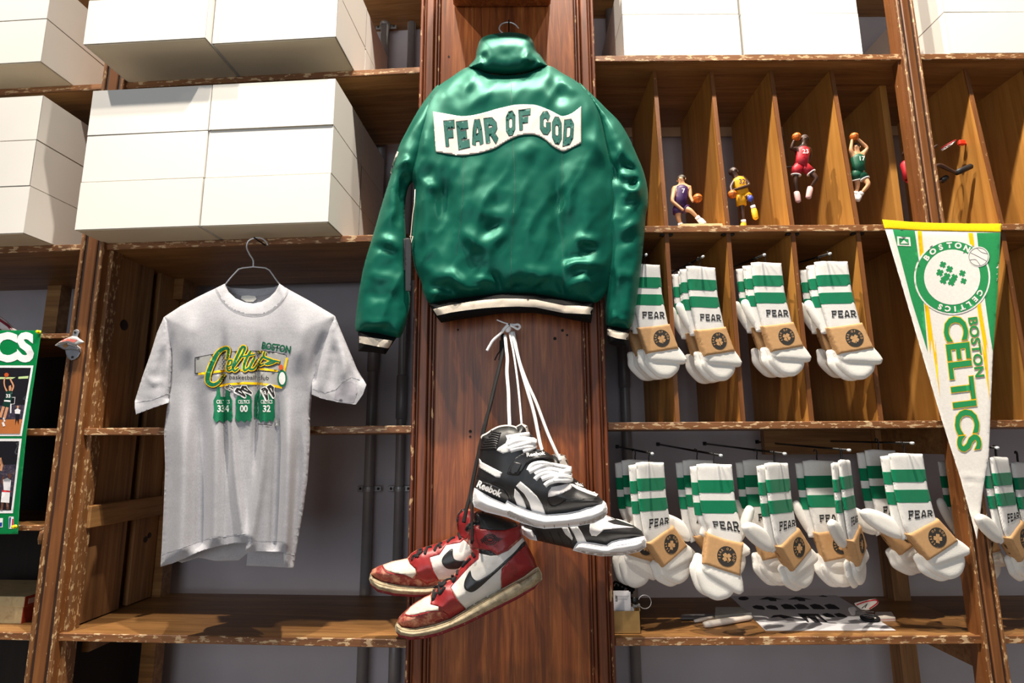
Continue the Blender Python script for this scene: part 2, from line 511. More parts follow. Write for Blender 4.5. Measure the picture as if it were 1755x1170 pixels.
# side board in line with the post (two pigeonhole rows only)
MB().box(PX0 + 0.016, PX1 - 0.014, 0.125, 0.35, ZR[1] + T, ZR[0]).part('side_board', M['divider'], rb, RF)
MB().box(PX0 + 0.016, PX1 - 0.014, 0.04, 0.35, ZR[2] + T, ZR[1]).part('side_board', M['divider'], rb, RF)
MB().box(PX0 - 0.006, PX0 + 0.001, 0.006, 0.03, 0, 3.3).part('post_lining', M['post'], rb, RF)
MB().box(1.14, 1.19, 0.31, 0.36, 0, ZR[2]).part('rear_post', M['rough_plank'], rb, RF)
for z in (ZR[2], ZR[3]):
    MB().box(PX0 + 0.012, PX1 - 0.010, 0.04, 0.31, z - 0.07, z).part('side_rail', M['shelf'], rb, RF)
MB().box(0.80, PX0, 0.335, 0.36, ZR[2]-0.075, ZR[2]).part('rear_rail', M['shelf'], rb, RF)

fr = thing('shelving_bay', 'brown wooden shelving bay at the right edge beyond the fluted post', 'shelving', RF, (1.7, 0.2, 0))
for z in ZR: shelf(fr, RF, PX1 - 0.003, 2.3, z)
shelf(fr, RF, PX1 - 0.003, 2.3, 3.12, depth=0.468)  # unseen top tier, deepened to keep overhead light off the wall
for x in (1.366, 1.545):
    divider(fr, RF, x, ZR[1] + T, ZR[0], 0.050, 0.012)
    divider(fr, RF, x, ZR[2] + T, ZR[1], 0.014, 0.008)

# left bay
LP0 = at(97, 735, -0.012, LF).x; LP1 = LP0 + 0.070
lb = thing('shelving_bay', 'brown wooden shelving bay behind the grey t-shirt left of the column', 'shelving', LF, (-0.5, 0.2, 0))
for z in ZL: shelf(lb, LF, LP1 - 0.003, 0.0, z, depth=0.39)
shelf(lb, LF, LP1 - 0.003, 0.0, 0.47); shelf(lb, LF, LP1 - 0.003, 0.0, 3.075, depth=0.468)  # unseen top tier, closed against the wall to stop light leaking down
post(lb, LF, LP0, LP1, y0=-0.012, d=0.045)
MB().box(LP1 - 0.001, LP1 + 0.012, 0.012, 0.045, 0, 3.3).part('post_lining', M['post_edge'], lb, LF)
def plank(parent, y0, y1, z0, z1, x0=None, t=0.016, tilt=0.0, name='plank', mat='rough_plank'):
    x0 = LP1 - 0.018 if x0 is None else x0
    V = [(x0,y0,z0),(x0+t,y0,z0),(x0+t,y1,z0),(x0,y1,z0),(x0,y0+tilt,z1),(x0+t,y0+tilt,z1),(x0+t,y1+tilt,z1),(x0,y1+tilt,z1)]
    F = [(0,3,2,1),(4,5,6,7),(0,1,5,4),(1,2,6,5),(2,3,7,6),(3,0,4,7)]
    return part(name, V, F, M[mat], parent, LF)
for z0, z1 in ((ZL[3] + T, ZL[2]), (ZL[2] + T, ZL[1])):
    plank(lb, 0.046, 0.20, z0 + 0.004, z1)
    plank(lb, 0.235, 0.335, z0 + 0.004, z1)
    plank(lb, 0.340, 0.385, z0, z1, x0=LP1 - 0.020, t=0.045, name='rear_post', mat='shelf')
plank(lb, 0.046, 0.34, ZL[1] + T, ZL[0]); plank(lb, 0.046, 0.34, ZL[0] + T, 3.07)
plank(lb, 0.340, 0.385, 0, ZL[3], x0=LP1 - 0.020, t=0.045, name='rear_post', mat='shelf')
plank(lb, 0.10, 0.385, ZL[3] - 0.06, ZL[3], t=0.02, name='side_rail', mat='shelf')
# block under the second shelf and the pale batten across the planks
MB().box(LP1 - 0.002, LP1 + 0.03, 0.30, 0.34, ZL[1] - 0.07, ZL[1]).part('corner_block', M['shelf'], lb, LF)
bz0 = at(112, 905, 0.03, LF).z
MB().box(LP1 - 0.002, LP1 + 0.020, 0.03, 0.335, bz0, bz0 + 0.058, 0.002).part('batten', M['pale_batten'], lb, LF)
# knots in the planks
for (yy, zz, r) in ((0.10, ZL[1] - 0.20, 0.017), (0.285, ZL[3] + 0.20, 0.010), (0.30, ZL[3] + 0.21, 0.009)):
    MB().lathe([(r, 0), (r * .7, 0.0012), (0.001, 0.0015)], (LP1 - 0.0021, yy, zz), 14, 'x').part('knot', plain('knot_wood', srgb(44, 24, 12), 0.6, 0.2, 200), lb, LF)

fl = thing('shelving_bay', 'dark shelving bay at the left edge behind the green poster', 'shelving', LF, (-1.5, 0.2, 0))
for z in ZL: shelf(fl, LF, -2.3, LP1 - 0.004, z, depth=0.39)
shelf(fl, LF, -2.3, LP1 - 0.004, 3.075, depth=0.468)  # unseen top tier, full depth so no light leaks down the wall
MB().box(LP0 + 0.004, LP0 + 0.016, 0.04, 0.385, ZL[3], 3.2).part('side_board', M['divider'], fl, LF)
# inner cupboard with two more boards
M['shaded_interior'] = wood('shaded_cupboard_wood', srgb(14, 9, 6), srgb(28, 18, 12), srgb(40, 26, 17), 'z', 0.8)  # near-black wood: the shade of the interior is put into its colour
MB().box(LP0 + 0.004, LP0 + 0.016, 0.04, 0.465, 0, ZL[3]).part('side_board', M['shaded_interior'], fl, LF)  # lower part of the side board, coloured dark for shade below the shelf
zc = at(100, 572, 0.0, LF).z; zm = at(80, 905, 0.0, LF).z
shelf(fl, LF, -2.3, LP0 + 0.003, zc - 0.012, depth=0.33, t=0.013)
shelf(fl, LF, -2.3, LP0 + 0.003, zm - 0.006, depth=0.33, t=0.013)
MB().box(-2.3, LP0 + 0.004, 0.34, 0.352, 0.4, zc).part('back_board', M['shaded_interior'], fl, LF)
MB().box(LP0 - 0.012, LP0 + 0.004, 0.03, 0.34, 0.4, zc - 0.012).part('lining_board', M['shaded_interior'], fl, LF)
MB().box(-1.39, -1.34, 0.34, 0.385, zc, ZL[1]).part('rear_post', M['shelf'], fl, LF)

# ---- mahogany column
XC0, XC1 = -0.2635, 0.2465
co = thing('column', 'varnished mahogany column with moulded edges behind the green jacket', 'column', RF, (0, 0.1, 0))
body = MB().box(XC0 + 0.004, XC1 - 0.004, 0.004, 0.46, 0, 3.4).part('shaft', M['mahogany_dark'], co, RF)
MB().box(XC0 + 0.060, XC1 - 0.060, -0.006, 0.006, 0, 3.4, 0.002).part('panel', M['mahogany'], co, RF)
for s in (1, -1):
    e = XC0 if s == 1 else XC1
    def strip(a, b, y0, y1, m, nm):
        x0, x1 = sorted((e + s * a, e + s * b))
        MB().box(x0, x1, y0, y1, 0, 3.4, min(0.003, (x1 - x0) * .3)).part(nm, M[m], co, RF)
    strip(0.000, 0.009, -0.012, 0.02, 'mahogany_worn', 'edge_bead')
    strip(0.011, 0.016, -0.004, 0.01, 'mahogany_dark', 'fillet')
    strip(0.018, 0.040, -0.014, 0.008, 'mahogany_dark', 'moulding')
    strip(0.042, 0.050, -0.009, 0.008, 'mahogany_dark', 'bead')
    strip(0.051, 0.057, -0.005, 0.008, 'mahogany_worn', 'bead')
# bracket block high on the column, above the jacket
zb = at(870, 8, -0.016, RF).z
MB().box(at(811, 8, -.016, RF).x, at(913, 8, -.016, RF).x, -0.018, -0.005, zb, zb + 0.10, 0.003).part('applied_block', M['mahogany'], co, RF)
zb = at(870, -60, -0.16, RF).z
trm = MB().box(at(775, 0, -.05, RF).x, at(945, 0, -.05, RF).x, -0.17, -0.007, zb, zb + 0.25, 0.006).part('trim_1', M['mahogany'], None, RF, M=RF); trm['kind'] = 'structure'
# screw holes and chips in the panel
hole = plain('screw_hole', srgb(18, 10, 6), 0.8, 0.1, 50)
for (px, py, r) in ((785, 565, .003), (951, 580, .0045), (964, 566, .004), (972, 574, .003), (769, 97, .003), (806, 739, .004), (806, 748, .003), (925, 735, .0025)):
    q = at(px, py, -0.0062, RF)
    MB().lathe([(r, 0.0), (r, -0.0007), (r * .45, -0.0004)], tuple(q), 10, 'y').part('screw_hole', hole, co, RF)

# ---- conduits on the rear wall
def pipe(px, frame, yoff, r, label, couplings, clamps, xw=None):
    x = at(px, 690, yoff, frame).x if xw is None else xw
    p = thing('conduit_pipe', label, 'pipe', frame, (x, yoff, 0), 'conduits on the rear wall')
    MB().cyl((x, yoff, 0), (x, yoff, 3.5), r, 20).part('tube', M['pipe'], p, frame, True)
    for z in couplings:
        MB().lathe([(r+.0002, -.075), (r+.003, -.072), (r+.003, .072), (r+.0002, .075)], (x, yoff, z), 20).part('coupling', M['pipe'], p, frame, True)
    for z in clamps:
        c = MB().box(x-r-.024, x+r+.024, yoff+r*.5, yoff+r*.5+.004, z-.009, z+.009, .001)
        c.tube([(x + (r+.002)*math.cos(a), yoff - (r+.002)*math.sin(a), z) for a in np.linspace(0, math.pi, 13)], .0085, 6, True, (0.25, 1)).part('clamp', M['clamp'], p, frame)
        for s in (-1, 1):
            MB().lathe([(.0045, 0), (.0045, -.002), (.002, -.0035)], (x+s*(r+.014), yoff+r*.5, z), 10, 'y').part('screw', M['screw'], p, frame)
    return p
zk = at(650, 838, 0.42, LF).z
z2 = at(655, 40, 0.42, LF).z
pipe(637, LF, 0.43, 0.0165, 'grey conduit pipe on the rear wall between t-shirt and jacket sleeve', (at(650, 245, .43, LF).z, at(640, 600, .43, LF).z), (zk, z2))
pipe(688, LF, 0.435, 0.0150, 'thinner grey conduit pipe right beside the mahogany column', (at(690, 680, .43, LF).z, at(680, 1130, .43, LF).z), (zk, z2 + .02))
pipe(0, RF, 0.43, 0.0165, 'grey conduit pipe on the rear wall behind the leftmost sock packs', (1.75,), (at(1065, 838, .43, RF).z,), xw=at(1078, 850, .43, RF).x)

# ------------------------------------------------------------------ white cartons
BW, BH, BD = 0.348, 0.1375, 0.225
def make_carton(w, name='carton'):
    t = thing(name, 'x', 'box')
    tb = 0.0018
    lid = MB()
    b = 0.0012
    # lid: four walls and a top, folded card with thickness
    lid.box(-w/2, w/2, 0, tb, 0.0016, BH - 0.0002, 0.0006); lid.box(-w/2, w/2, BD-tb, BD, 0.0016, BH-.0002, .0006)
    lid.box(-w/2, -w/2+tb, 0, BD, 0.0016, BH-.0002, .0006); lid.box(w/2-tb, w/2, 0, BD, 0.0016, BH-.0002, .0006)
    lid.box(-w/2, w/2, 0, BD, BH-tb-.0002, BH-.0002, .0006)
    lid.part('lid', M['box'], t)
    MB().box(-w/2+.0035, w/2-.0035, .0035, BD-.0035, 0, BH-.004, .0012).part('tray', M['box_base'], t)
    index_children(t)
    return t
proto = make_carton(BW)
first = [True]
def carton(frame, x, y, z, rz, label, group):
    Mx = frame @ Matrix.Translation((x, y, z)) @ Matrix.Rotation(rz, 4, 'Z')
    if first[0]:
        first[0] = False; proto.matrix_world = Mx; MW[proto.name] = Mx
        proto['label'] = label; proto['group'] = group; return proto
    return copy_tree(proto, Mx, label, group)
rnd = random.Random(4)
ROWN = ['lowest', 'middle', 'topmost']
def stack(frame, xs, ys, z0, rows, cols, name, group, skew=None):
    for r in range(rows):
        for c, x in enumerate(xs):
            for d in range(2):
                lab = f'{ROWN[r]} white carton{cols[c]}, front row, {name}' if d == 0 else f'{ROWN[r]} white carton{cols[c]}, rear row, {name}'
                y = ys[c] + d * (BD + 0.005) + rnd.uniform(-.002, .002)
                carton(frame, x + rnd.uniform(-.0005, .0005), y, z0 + r * BH, rnd.uniform(-.003, .003) if d == 0 else 0, lab, group)
def lx(px, py, z): return atz(px, py, z, LF)
G2 = 'white cartons on the shelves'
zs = ZL[1] + T + .0005
a = lx(128, 395, zs); b2 = lx(563, 381, zs)
xm = (a.x + b2.x) / 2
stack(LF, [xm - BW/2 - .0012, xm + BW/2 + .0012], [a.y, (a.y + b2.y)/2], zs, 3, [' of the left column', ' of the right column'], 'stack above the t-shirt', G2)
zs = ZL[0] + T + .0005
a = lx(145, 77, zs); b2 = lx(573, 64, zs); xm = (a.x + b2.x) / 2
stack(LF, [xm - BW/2 - .0012, xm + BW/2 + .0012], [a.y, b2.y], zs, 2, [' of the left column', ' of the right column'], 'top stack left of the jacket', G2)
a = lx(70, 106, zs)
stack(LF, [a.x - BW/2], [a.y], zs, 2, [''], 'stack in the upper left corner', G2)
zs = ZL[1] + T + .0005
a = lx(40, 400, zs)
stack(LF, [a.x - BW/2], [a.y], zs, 3, [''], 'stack at the left edge above the poster', G2)
zs = ZR[0] + T + .0005
stack(RF, [0.330 + BW/2 + .004, 0.330 + BW*1.5 + .012], [0.002, 0.004], zs, 2, [' of the left column', ' of the right column'], 'top stack right of the jacket', G2)
stack(RF, [1.294 + BW/2], [0.003], zs, 2, [''], 'stack in the upper right corner', G2)
# ------------------------------------------------------------------ cloth helpers
def at_v(P, y, frame):
    """vectorised at(): pixels (n,2), per-point local y -> (n,3) local coords"""
    inv = frame.inverted(); c = np.array(inv @ CAM); R3 = np.array(inv.to_3x3() @ RCAM)
    P = np.asarray(P, float)
    d = np.stack([(P[:, 0]-877.5)/FPX, -(P[:, 1]-585.0)/FPX, -np.ones(len(P))], 1) @ R3.T
    t = (np.asarray(y) - c[1]) / d[:, 1]
    return c + d * t[:, None]
def fold_field(P, folds):
    out = np.zeros(len(P))
    for f in folds:
        pts, w, amp = f[0], f[1], f[2]
        pts = np.asarray(spline(pts, 6)) if len(pts) > 2 else np.asarray(pts, float)
        A, B = pts[:-1], pts[1:]
        L = np.linalg.norm(B - A, axis=1); cum = np.concatenate([[0], np.cumsum(L)]); tot = cum[-1]
        d, t = seg_dist(P, A, B); k = d.argmin(1); idx = np.arange(len(P))
        s = (cum[k] + t[idx, k] * L[k]) / tot; dm = d[idx, k]
        e0, e1 = (f[3] if len(f) > 3 else (1, 1))      # taper at the start / the end
        tp = np.ones(len(P))
        if e0: tp *= np.clip(s / 0.42, 0, 1)
        if e1: tp *= np.clip((1 - s) / 0.42, 0, 1)
        tp = tp * tp * (3 - 2 * tp)
        out += amp * tp * np.exp(-(dm / w) ** 2)
    return out
class Cloth:
    """an inflated soft solid whose outline is a polygon in photo pixels, standing at a real distance"""
    def __init__(s, poly, frame, ymid, tf, tb, R, step, folds=(), wr=0.0, wscale=0.02, seed=0.0, smooth=True, open_edges=(), floor=0.0, ytilt=None):
        s.poly = [tuple(p) for p in (spline(poly, 5, True) if smooth else poly)]
        s.frame, s.ymid, s.tf, s.tb, s.R, s.step = frame, ymid, tf, tb, R, step
        s.folds, s.wr, s.wscale, s.seed, s.floor = list(folds), wr, wscale, seed, floor
        s.bpts = np.asarray(resample(s.poly, step, True)); s.open = open_edges; s.ytilt = ytilt
    def infl(s, P):
        d = poly_dist(P, s.bpts, True)
        if s.open:                                    # distance only to the rounded parts of the outline
            keep = np.ones(len(s.bpts), bool)
            for (x0, y0, x1, y1) in s.open:
                keep &= ~((s.bpts[:, 0] >= x0) & (s.bpts[:, 0] <= x1) & (s.bpts[:, 1] >= y0) & (s.bpts[:, 1] <= y1))
            b = s.bpts[keep]
            dd = np.empty(len(P))
            for i in range(0, len(P), 3000):
                dd[i:i+3000] = np.sqrt(((P[i:i+3000, None, :] - b[None]) ** 2).sum(-1)).min(1)
            d2 = dd
        else: d2 = d
        u = np.clip(d2 / s.R, 0, 1)
        return np.maximum(np.sqrt(np.maximum(0, 1 - (1 - u) ** 2)), s.floor), np.clip(d / 14.0, 0, 1)
    def mid(s, P):
        y = np.full(len(P), s.ymid)
        if s.ytilt is not None: y = y + s.ytilt(P)
        return y
    def disp(s, P):
        h = fold_field(P, s.folds)
        if s.wr: h = h + s.wr * fbm(P, s.wscale, 3, s.seed)
        if getattr(s, 'crease', 0):                   # crisp satin creases: ridged noise, drawn out downwards
            Q = np.stack([P[:, 0] + .45 * P[:, 1], P[:, 1] * .42 - .1 * P[:, 0]], 1)
            h = h + s.crease * (1 - 2.2 * np.abs(fbm(Q, .022, 2, s.seed + 11)))
        return h
    def front(s, P):
        P = np.asarray(P, float); q, m = s.infl(P)
        return s.mid(P) - s.tf * q - s.disp(P) * (0.25 + 0.75 * m)
    def fn(s):
        return lambda P, off: at_v(P, s.front(P) - off, s.frame)
    def mesh(s):
        rings = []
        for th in (12, 26, 42, 60):
            r = s.R * (1 - math.cos(math.radians(th)))
            if r < s.step * 3: rings.append(r)
        b = s.bpts; t = np.roll(b, -1, 0) - np.roll(b, 1, 0); t /= np.maximum(np.linalg.norm(t, axis=1), 1e-9)[:, None]
        n = np.stack([-t[:, 1], t[:, 0]], 1); ar = sum(b[i-1][0]*b[i][1]-b[i][0]*b[i-1][1] for i in range(len(b)))
        if ar < 0: n = -n
        ex = np.vstack([b + n * r for r in rings]) if rings else None
        V, T = tri_poly(b, s.step, extra=ex, refine=False)
        q, m = s.infl(V)
        yf = s.front(V); yb = s.mid(V) + s.tb * q
        yb = np.maximum(yb, yf + 0.0012)
        top = at_v(V, yf, s.frame); bot = at_v(V, yb, s.frame)
        nV = len(V)
        be = boundary_edges(T)
        F = [tuple(t[::-1]) for t in T] + [tuple(int(i) + nV for i in t) for t in T]
        F += [(a, bb, bb + nV, a + nV) for a, bb in be]
        return np.vstack([top, bot]), F
    def part(s, name, mat, parent, label=None):
        V, F = s.mesh()
        return part(name, V, F, mat, parent, s.frame, True, label)
    def print_polys(s, name, polys, mat, parent, lift=0.0008, step=None, label=None):
        V, T = polys_mesh(polys, step or s.step)
        A, F = drape(V, T[:, ::-1], s.fn(), 0, lift)
        return part(name, A, F, mat, parent, s.frame, True, label)
    def print_mesh(s, name, V, T, mat, parent, lift=0.0008, label=None):
        A, F = drape(V, T[:, ::-1], s.fn(), 0, lift)
        return part(name, A, F, mat, parent, s.frame, True, label)
def quad_map(V, bl, br, tr, tl):
    """unit square -> quad (photo pixels)"""
    V = np.asarray(V, float); u, v = V[:, 0:1], V[:, 1:2]
    bl, br, tr, tl = [np.asarray(k, float) for k in (bl, br, tr, tl)]
    return bl*(1-u)*(1-v) + br*u*(1-v) + tr*u*v + tl*(1-u)*v

# block letters as strokes on the unit square
def glyph(ch, w=0.26, slab=False, cw=None):
    c = (cw or w) / 2; x0, x1, y0, y1 = c, 1 - c, c * .75, 1 - c * .75; k = 0.2; m = 0.5
    S = []
    if ch == 'F': S = [([(x0, 0), (x0, y1), (1, y1)], 0), ([(x0, m), (0.82, m)], 0)]
    elif ch == 'E': S = [([(1, y0), (x0, y0), (x0, y1), (1, y1)], 0), ([(x0, m), (0.82, m)], 0)]
    elif ch == 'A': S = [([(x0, 0), (x0+.10, .62), (0.5-.13, y1), (0.5+.13, y1), (x1-.10, .62), (x1, 0)], 0), ([(x0+.02, .30), (x1-.02, .30)], 0)]
    elif ch == 'R': S = [([(x0, 0), (x0, y1), (x1-k, y1), (x1, y1-k*.8), (x1, m+k*.6), (x1-k, m-.04), (x0, m-.04)], 0), ([(0.48, m-.04), (x1+.03, 0)], 0)]
    elif ch == 'O': S = [([(x0+k, y0), (x1-k, y0), (x1, y0+k*.8), (x1, y1-k*.8), (x1-k, y1), (x0+k, y1), (x0, y1-k*.8), (x0, y0+k*.8)], 1)]
    elif ch == 'G': S = [([(x1, .70), (x1-k, y1), (x0+k, y1), (x0, y1-k*.8), (x0, y0+k*.8), (x0+k, y0), (x1-k, y0), (x1, y0+k*.8), (x1, .36), (.56, .36)], 0)]
    elif ch == 'D': S = [([(x0, y0), (x1-k, y0), (x1, y0+k*.8), (x1, y1-k*.8), (x1-k, y1), (x0, y1)], 1)]
    if slab:
        sl = {'F': [((-.10, y0), (.45, y0)), ((-.10, y1), (.3, y1)), ((1-c*.8, y1), (1-c*.8, .62)), ((.80, .36), (.80, .66))],
              'E': [((-.10, y0), (.3, y0)), ((-.10, y1), (.3, y1)), ((1-c*.8, y1), (1-c*.8, .66)), ((1-c*.8, y0), (1-c*.8, .34)), ((.76, .38), (.76, .64))],
              'A': [((-.10, y0), (.38, y0)), ((.62, y0), (1.10, y0)), ((.25, y1), (.6, y1))],
              'R': [((-.10, y0), (.45, y0)), ((-.10, y1), (.3, y1)), ((.66, y0), (1.14, y0))]}[ch]
        S += [(list(s), 2) for s in sl]
    out = []
    for pts, cl in S:
        out += stroke(pts, w * (.6 if cl == 2 else 1.0), cl == 1)
    return out
def c4(x, y): return (590 + x / 3.08, y / 3.08)
def c5(x, y): return (590 + x / 3.08, 340 + y / 3.08)
def c2(x, y): return (x / 2.507, 380 + y / 2.507)
def c3(x, y): return (x / 2.4375, 760 + y / 2.4375)

# ------------------------------------------------------------------ cloth materials
def satin(name, col, hi):
    m, nt, b = _nt(name)
    v = _coord(nt)
    n = _noise(nt, v, 14, 3)
    nt.links.new(_ramp(nt, n, [(0.3, tuple(c*.85 for c in col)), (0.7, col)]), b.inputs['Base Color'])
    b.inputs['Roughness'].default_value = 0.42; b.inputs['Metallic'].default_value = 0.22
    b.inputs['Specular IOR Level'].default_value = 0.55
    b.inputs['Sheen Weight'].default_value = 0.10; b.inputs['Sheen Tint'].default_value = (*hi, 1); b.inputs['Sheen Roughness'].default_value = 0.4
    b.inputs['Specular Tint'].default_value = (*hi, 1)
    b.inputs['Anisotropic'].default_value = 0.4
    _bump(nt, _noise(nt, _coord(nt, (1, 1, 3)), 900, 2), 0.08, 0.0004, b)
    return m
M['satin'] = satin('green_satin', srgb(5, 90, 74), srgb(160, 225, 200))
def rib(name, col, freq, axis='x', rough=0.8, depth=0.0006, sheen=0.12):
    m, nt, b = _nt(name)
    v = _coord(nt); w = nt.nodes.new('ShaderNodeTexWave'); w.wave_type = 'BANDS'; w.bands_direction = axis.upper()
    w.inputs['Scale'].default_value = freq; w.inputs['Distortion'].default_value = 0.3
    nt.links.new(v, w.inputs['Vector'])
    n = _noise(nt, v, 300, 3)
    nt.links.new(_ramp(nt, n, [(0.3, tuple(c*.93 for c in col)), (0.7, col)]), b.inputs['Base Color'])
    b.inputs['Roughness'].default_value = rough; b.inputs['Sheen Weight'].default_value = sheen; b.inputs['Specular IOR Level'].default_value = 0.2
    _bump(nt, w.outputs['Fac'], 0.5, depth, b)
    return m
M['rib_black'] = rib('black_rib_knit', srgb(11, 11, 12), 110, sheen=0.0)
M['rib_cream'] = rib('cream_rib_knit', srgb(216, 204, 188), 110)
M['felt_cream'] = plain('cream_felt_patch', srgb(224, 212, 202), 0.85, 0.03, 120, bump=0.3, bscale=700, spec=0.2)
M['felt_green'] = plain('green_felt_letter', srgb(8, 90, 80), 0.6, 0.08, 120, bump=0.2, bscale=700, spec=0.3)
M['felt_edge'] = plain('dark_letter_stitching', srgb(14, 40, 38), 0.7, 0.08, 120)
M['black_card'] = plain('black_card', srgb(26, 26, 32), 0.5, 0.06, 60)
M['cream_cord'] = plain('cream_cord', srgb(226, 214, 194), 0.8, 0.05, 200)

# ------------------------------------------------------------------ green satin jacket
JY = -0.065
jk = thing('jacket', 'green satin bomber jacket with cream lettered back patch hanging on the column', 'jacket', RF, tuple(at(876, 540, JY, RF)))
body_poly = [c4(660,352), c4(560,410), c4(480,470), c4(425,560), c4(395,640), c4(375,760), c4(350,900), c4(372,1010), c5(366,100), c5(356,250), c5(372,360), c5(405,440), c5(418,500), c5(455,556),
             c5(520,545), c5(600,532), c5(720,518), c5(835,505), c5(1000,507), c5(1165,535), c5(1260,548), c5(1330,550), c5(1385,490), c5(1420,360), c5(1436,200), c5(1437,60), c4(1432,920), c4(1400,800), c4(1372,690), c4(1352,600), c4(1310,520), c4(1240,440), c4(1150,385), c4(1070,345), c4(960,385), c4(860,396), c4(760,386)]
jf = [
 # long soft drapes
 ([(768,275), (764,330), (758,400), (752,470)], 15, -.010), ([(812,275), (810,340), (806,400), (812,470)], 17, .009), ([(848,270), (850,360), (856,450)], 12, -.004), ([(905,250), (900,330), (905,420), (910,480)], 20, .006), ([(956,265), (955,340), (956,420), (962,500)], 11, -.009), ([(1000,260), (1004,330), (1000,420)], 17, .006), ([(1040,300), (1042,380), (1036,460)], 9, -.007), ([(730,300), (728,380), (728,450)], 9, .006),
 ([c4(640,830), c4(630,1000), c5(600,160)], 16, .006), ([c4(560,850), c4(545,1000), c5(550,200)], 13, -.007),
 ([c5(600,120), c5(690,230), c5(800,305)], 11, .008), ([c5(590,200), c5(700,330), c5(800,460)], 17, -.005),
 ([c5(880,150), c5(800,215), c5(690,255)], 10, .007), ([c5(860,110), c5(780,160), c5(700,200)], 8, -.006),
 ([c5(900,40), c5(800,80), c5(660,60)], 12, .006), ([c4(880,960), c4(760,1040), c4(650,1100)], 14, .006),
 ([c5(450,420), c5(530,400), c5(640,470), c5(790,488)], 9, .011), ([c5(430,470), c5(540,470), c5(600,505)], 7, -.008),
 ([c5(540,360), c5(600,420), c5(610,470)], 8, .008), ([c5(650,470), c5(690,430), c5(780,440), c5(810,480)], 7, .007),
 ([c5(400,330), c5(470,400), c5(480,470)], 10, .006), ([c5(420,505), c5(500,500), c5(580,520)], 5, .006),
 ([c5(900,380), c5(1000,390), c5(1110,400)], 10, .007), ([c5(850,440), c5(960,470), c5(1060,440), c5(1130,400)], 9, -.007),
 ([c5(960,490), c5(1040,430), c5(1100,400)], 7, .008), ([c5(1140,420), c5(1200,340), c5(1330,345), c5(1400,330)], 8, .012),
 ([c5(1140,330), c5(1200,320), c5(1290,290)], 7, -.010), ([c5(1210,200), c5(1280,215), c5(1350,240)], 8, .010),
 ([c5(1200,260), c5(1280,262), c5(1370,280)], 7, -.007), ([c5(1170,515), c5(1230,440), c5(1330,430)], 8, .008),
 ([c5(1280,520), c5(1340,480), c5(1400,440)], 7, -.006), ([c5(1150,150), c5(1155,300), c5(1160,520)], 6, -.006),
 ([c5(830,500), c5(815,440), c5(780,380)], 5, -.009, (0, 1)), ([c5(1165,530), c5(1140,460), c5(1120,410)], 5, -.009, (0, 1)), ([c5(600,525), c5(560,470)], 5, -.007, (0, 1)), ([c5(1010,505), c5(1030,450)], 5, -.005, (0, 1)), ([c5(700,515), c5(690,470)], 4, -.005, (0, 1)), ([c5(920,505), c5(900,450)], 5, -.005, (0, 1)),
 # upper back
 ([c4(700,430), c4(640,520), c4(560,580)], 14, -.007), ([c4(760,420), c4(700,520), c4(640,600)], 12, .006), ([c4(1080,400), c4(1120,480), c4(1180,590)], 11, -.008),
 ([c4(1120,400), c4(1190,450), c4(1230,520)], 11, .007), ([c4(1160,600), c4(1160,700), c4(1150,800)], 6, -.006), ([c4(600,610), c4(610,720), c4(620,820)], 6, -.006),
 ([c4(1420,880), c4(1330,760), c4(1200,720)], 12, .008), ([c4(1440,1000), c4(1350,900), c4(1260,880)], 12, -.006), ([c4(370,980), c4(440,930), c4(480,850)], 10, -.008), ([c4(390,820), c4(430,760), c4(450,680)], 9, .007), ([c4(360,900), c4(420,960), c4(520,1010)], 8, .007),
 ([c4(1130,840), c4(1125,1000), c5(1110,300)], 12, -.007), ([c4(1180,840), c4(1185,1000), c5(1200,150)], 12, .006), ([c4(900,830), c4(1000,760), c4(1060,760)], 12, .005),
]
JB = Cloth(body_poly, RF, JY, 0.046, 0.030, 52, 4.5, [(f[0], f[1]*1.1, f[2]*1.15) + tuple(f[3:]) for f in jf], wr=0.0025, wscale=0.02, seed=3.1)
PATCH = np.array([(738,186), (790,194), (850,182), (905,174), (960,192), (1000,178), (1000,250), (966,264), (908,236), (850,258), (791,271), (742,264)], float)
JB.crease = .0045
def _stiff(P, old=JB.disp):
    P = np.asarray(P, float); d = poly_dist(P, PATCH, True); d[in_poly(P, PATCH)] = 0
    return old(P) * (0.25 + 0.75 * np.clip(d / 22, 0, 1))
JB.disp = _stiff
jb = JB.part('back_panel', M['satin'], jk)
# seams of the back panels
for pts in ([c4(880,400), c4(890,700), c4(900,1000), c5(885,200), c5(880,500)], [c4(632,820), c4(628,1000), c5(610,160), c5(590,300)], [c4(1150,800), c4(1150,1000), c5(1150,200), c5(1160,500)], [c4(395,700), c4(440,560), c4(500,465), c4(540,510)][:3], [c4(1352,690), c4(1340,600), c4(1385,580)][:2]):
    pl = spline(pts, 10)
    JB.print_polys('seam', stroke(pl, 0.7), plain('seam_thread', srgb(8, 70, 56), 0.6, 0.05, 100), jb, 0.0004)
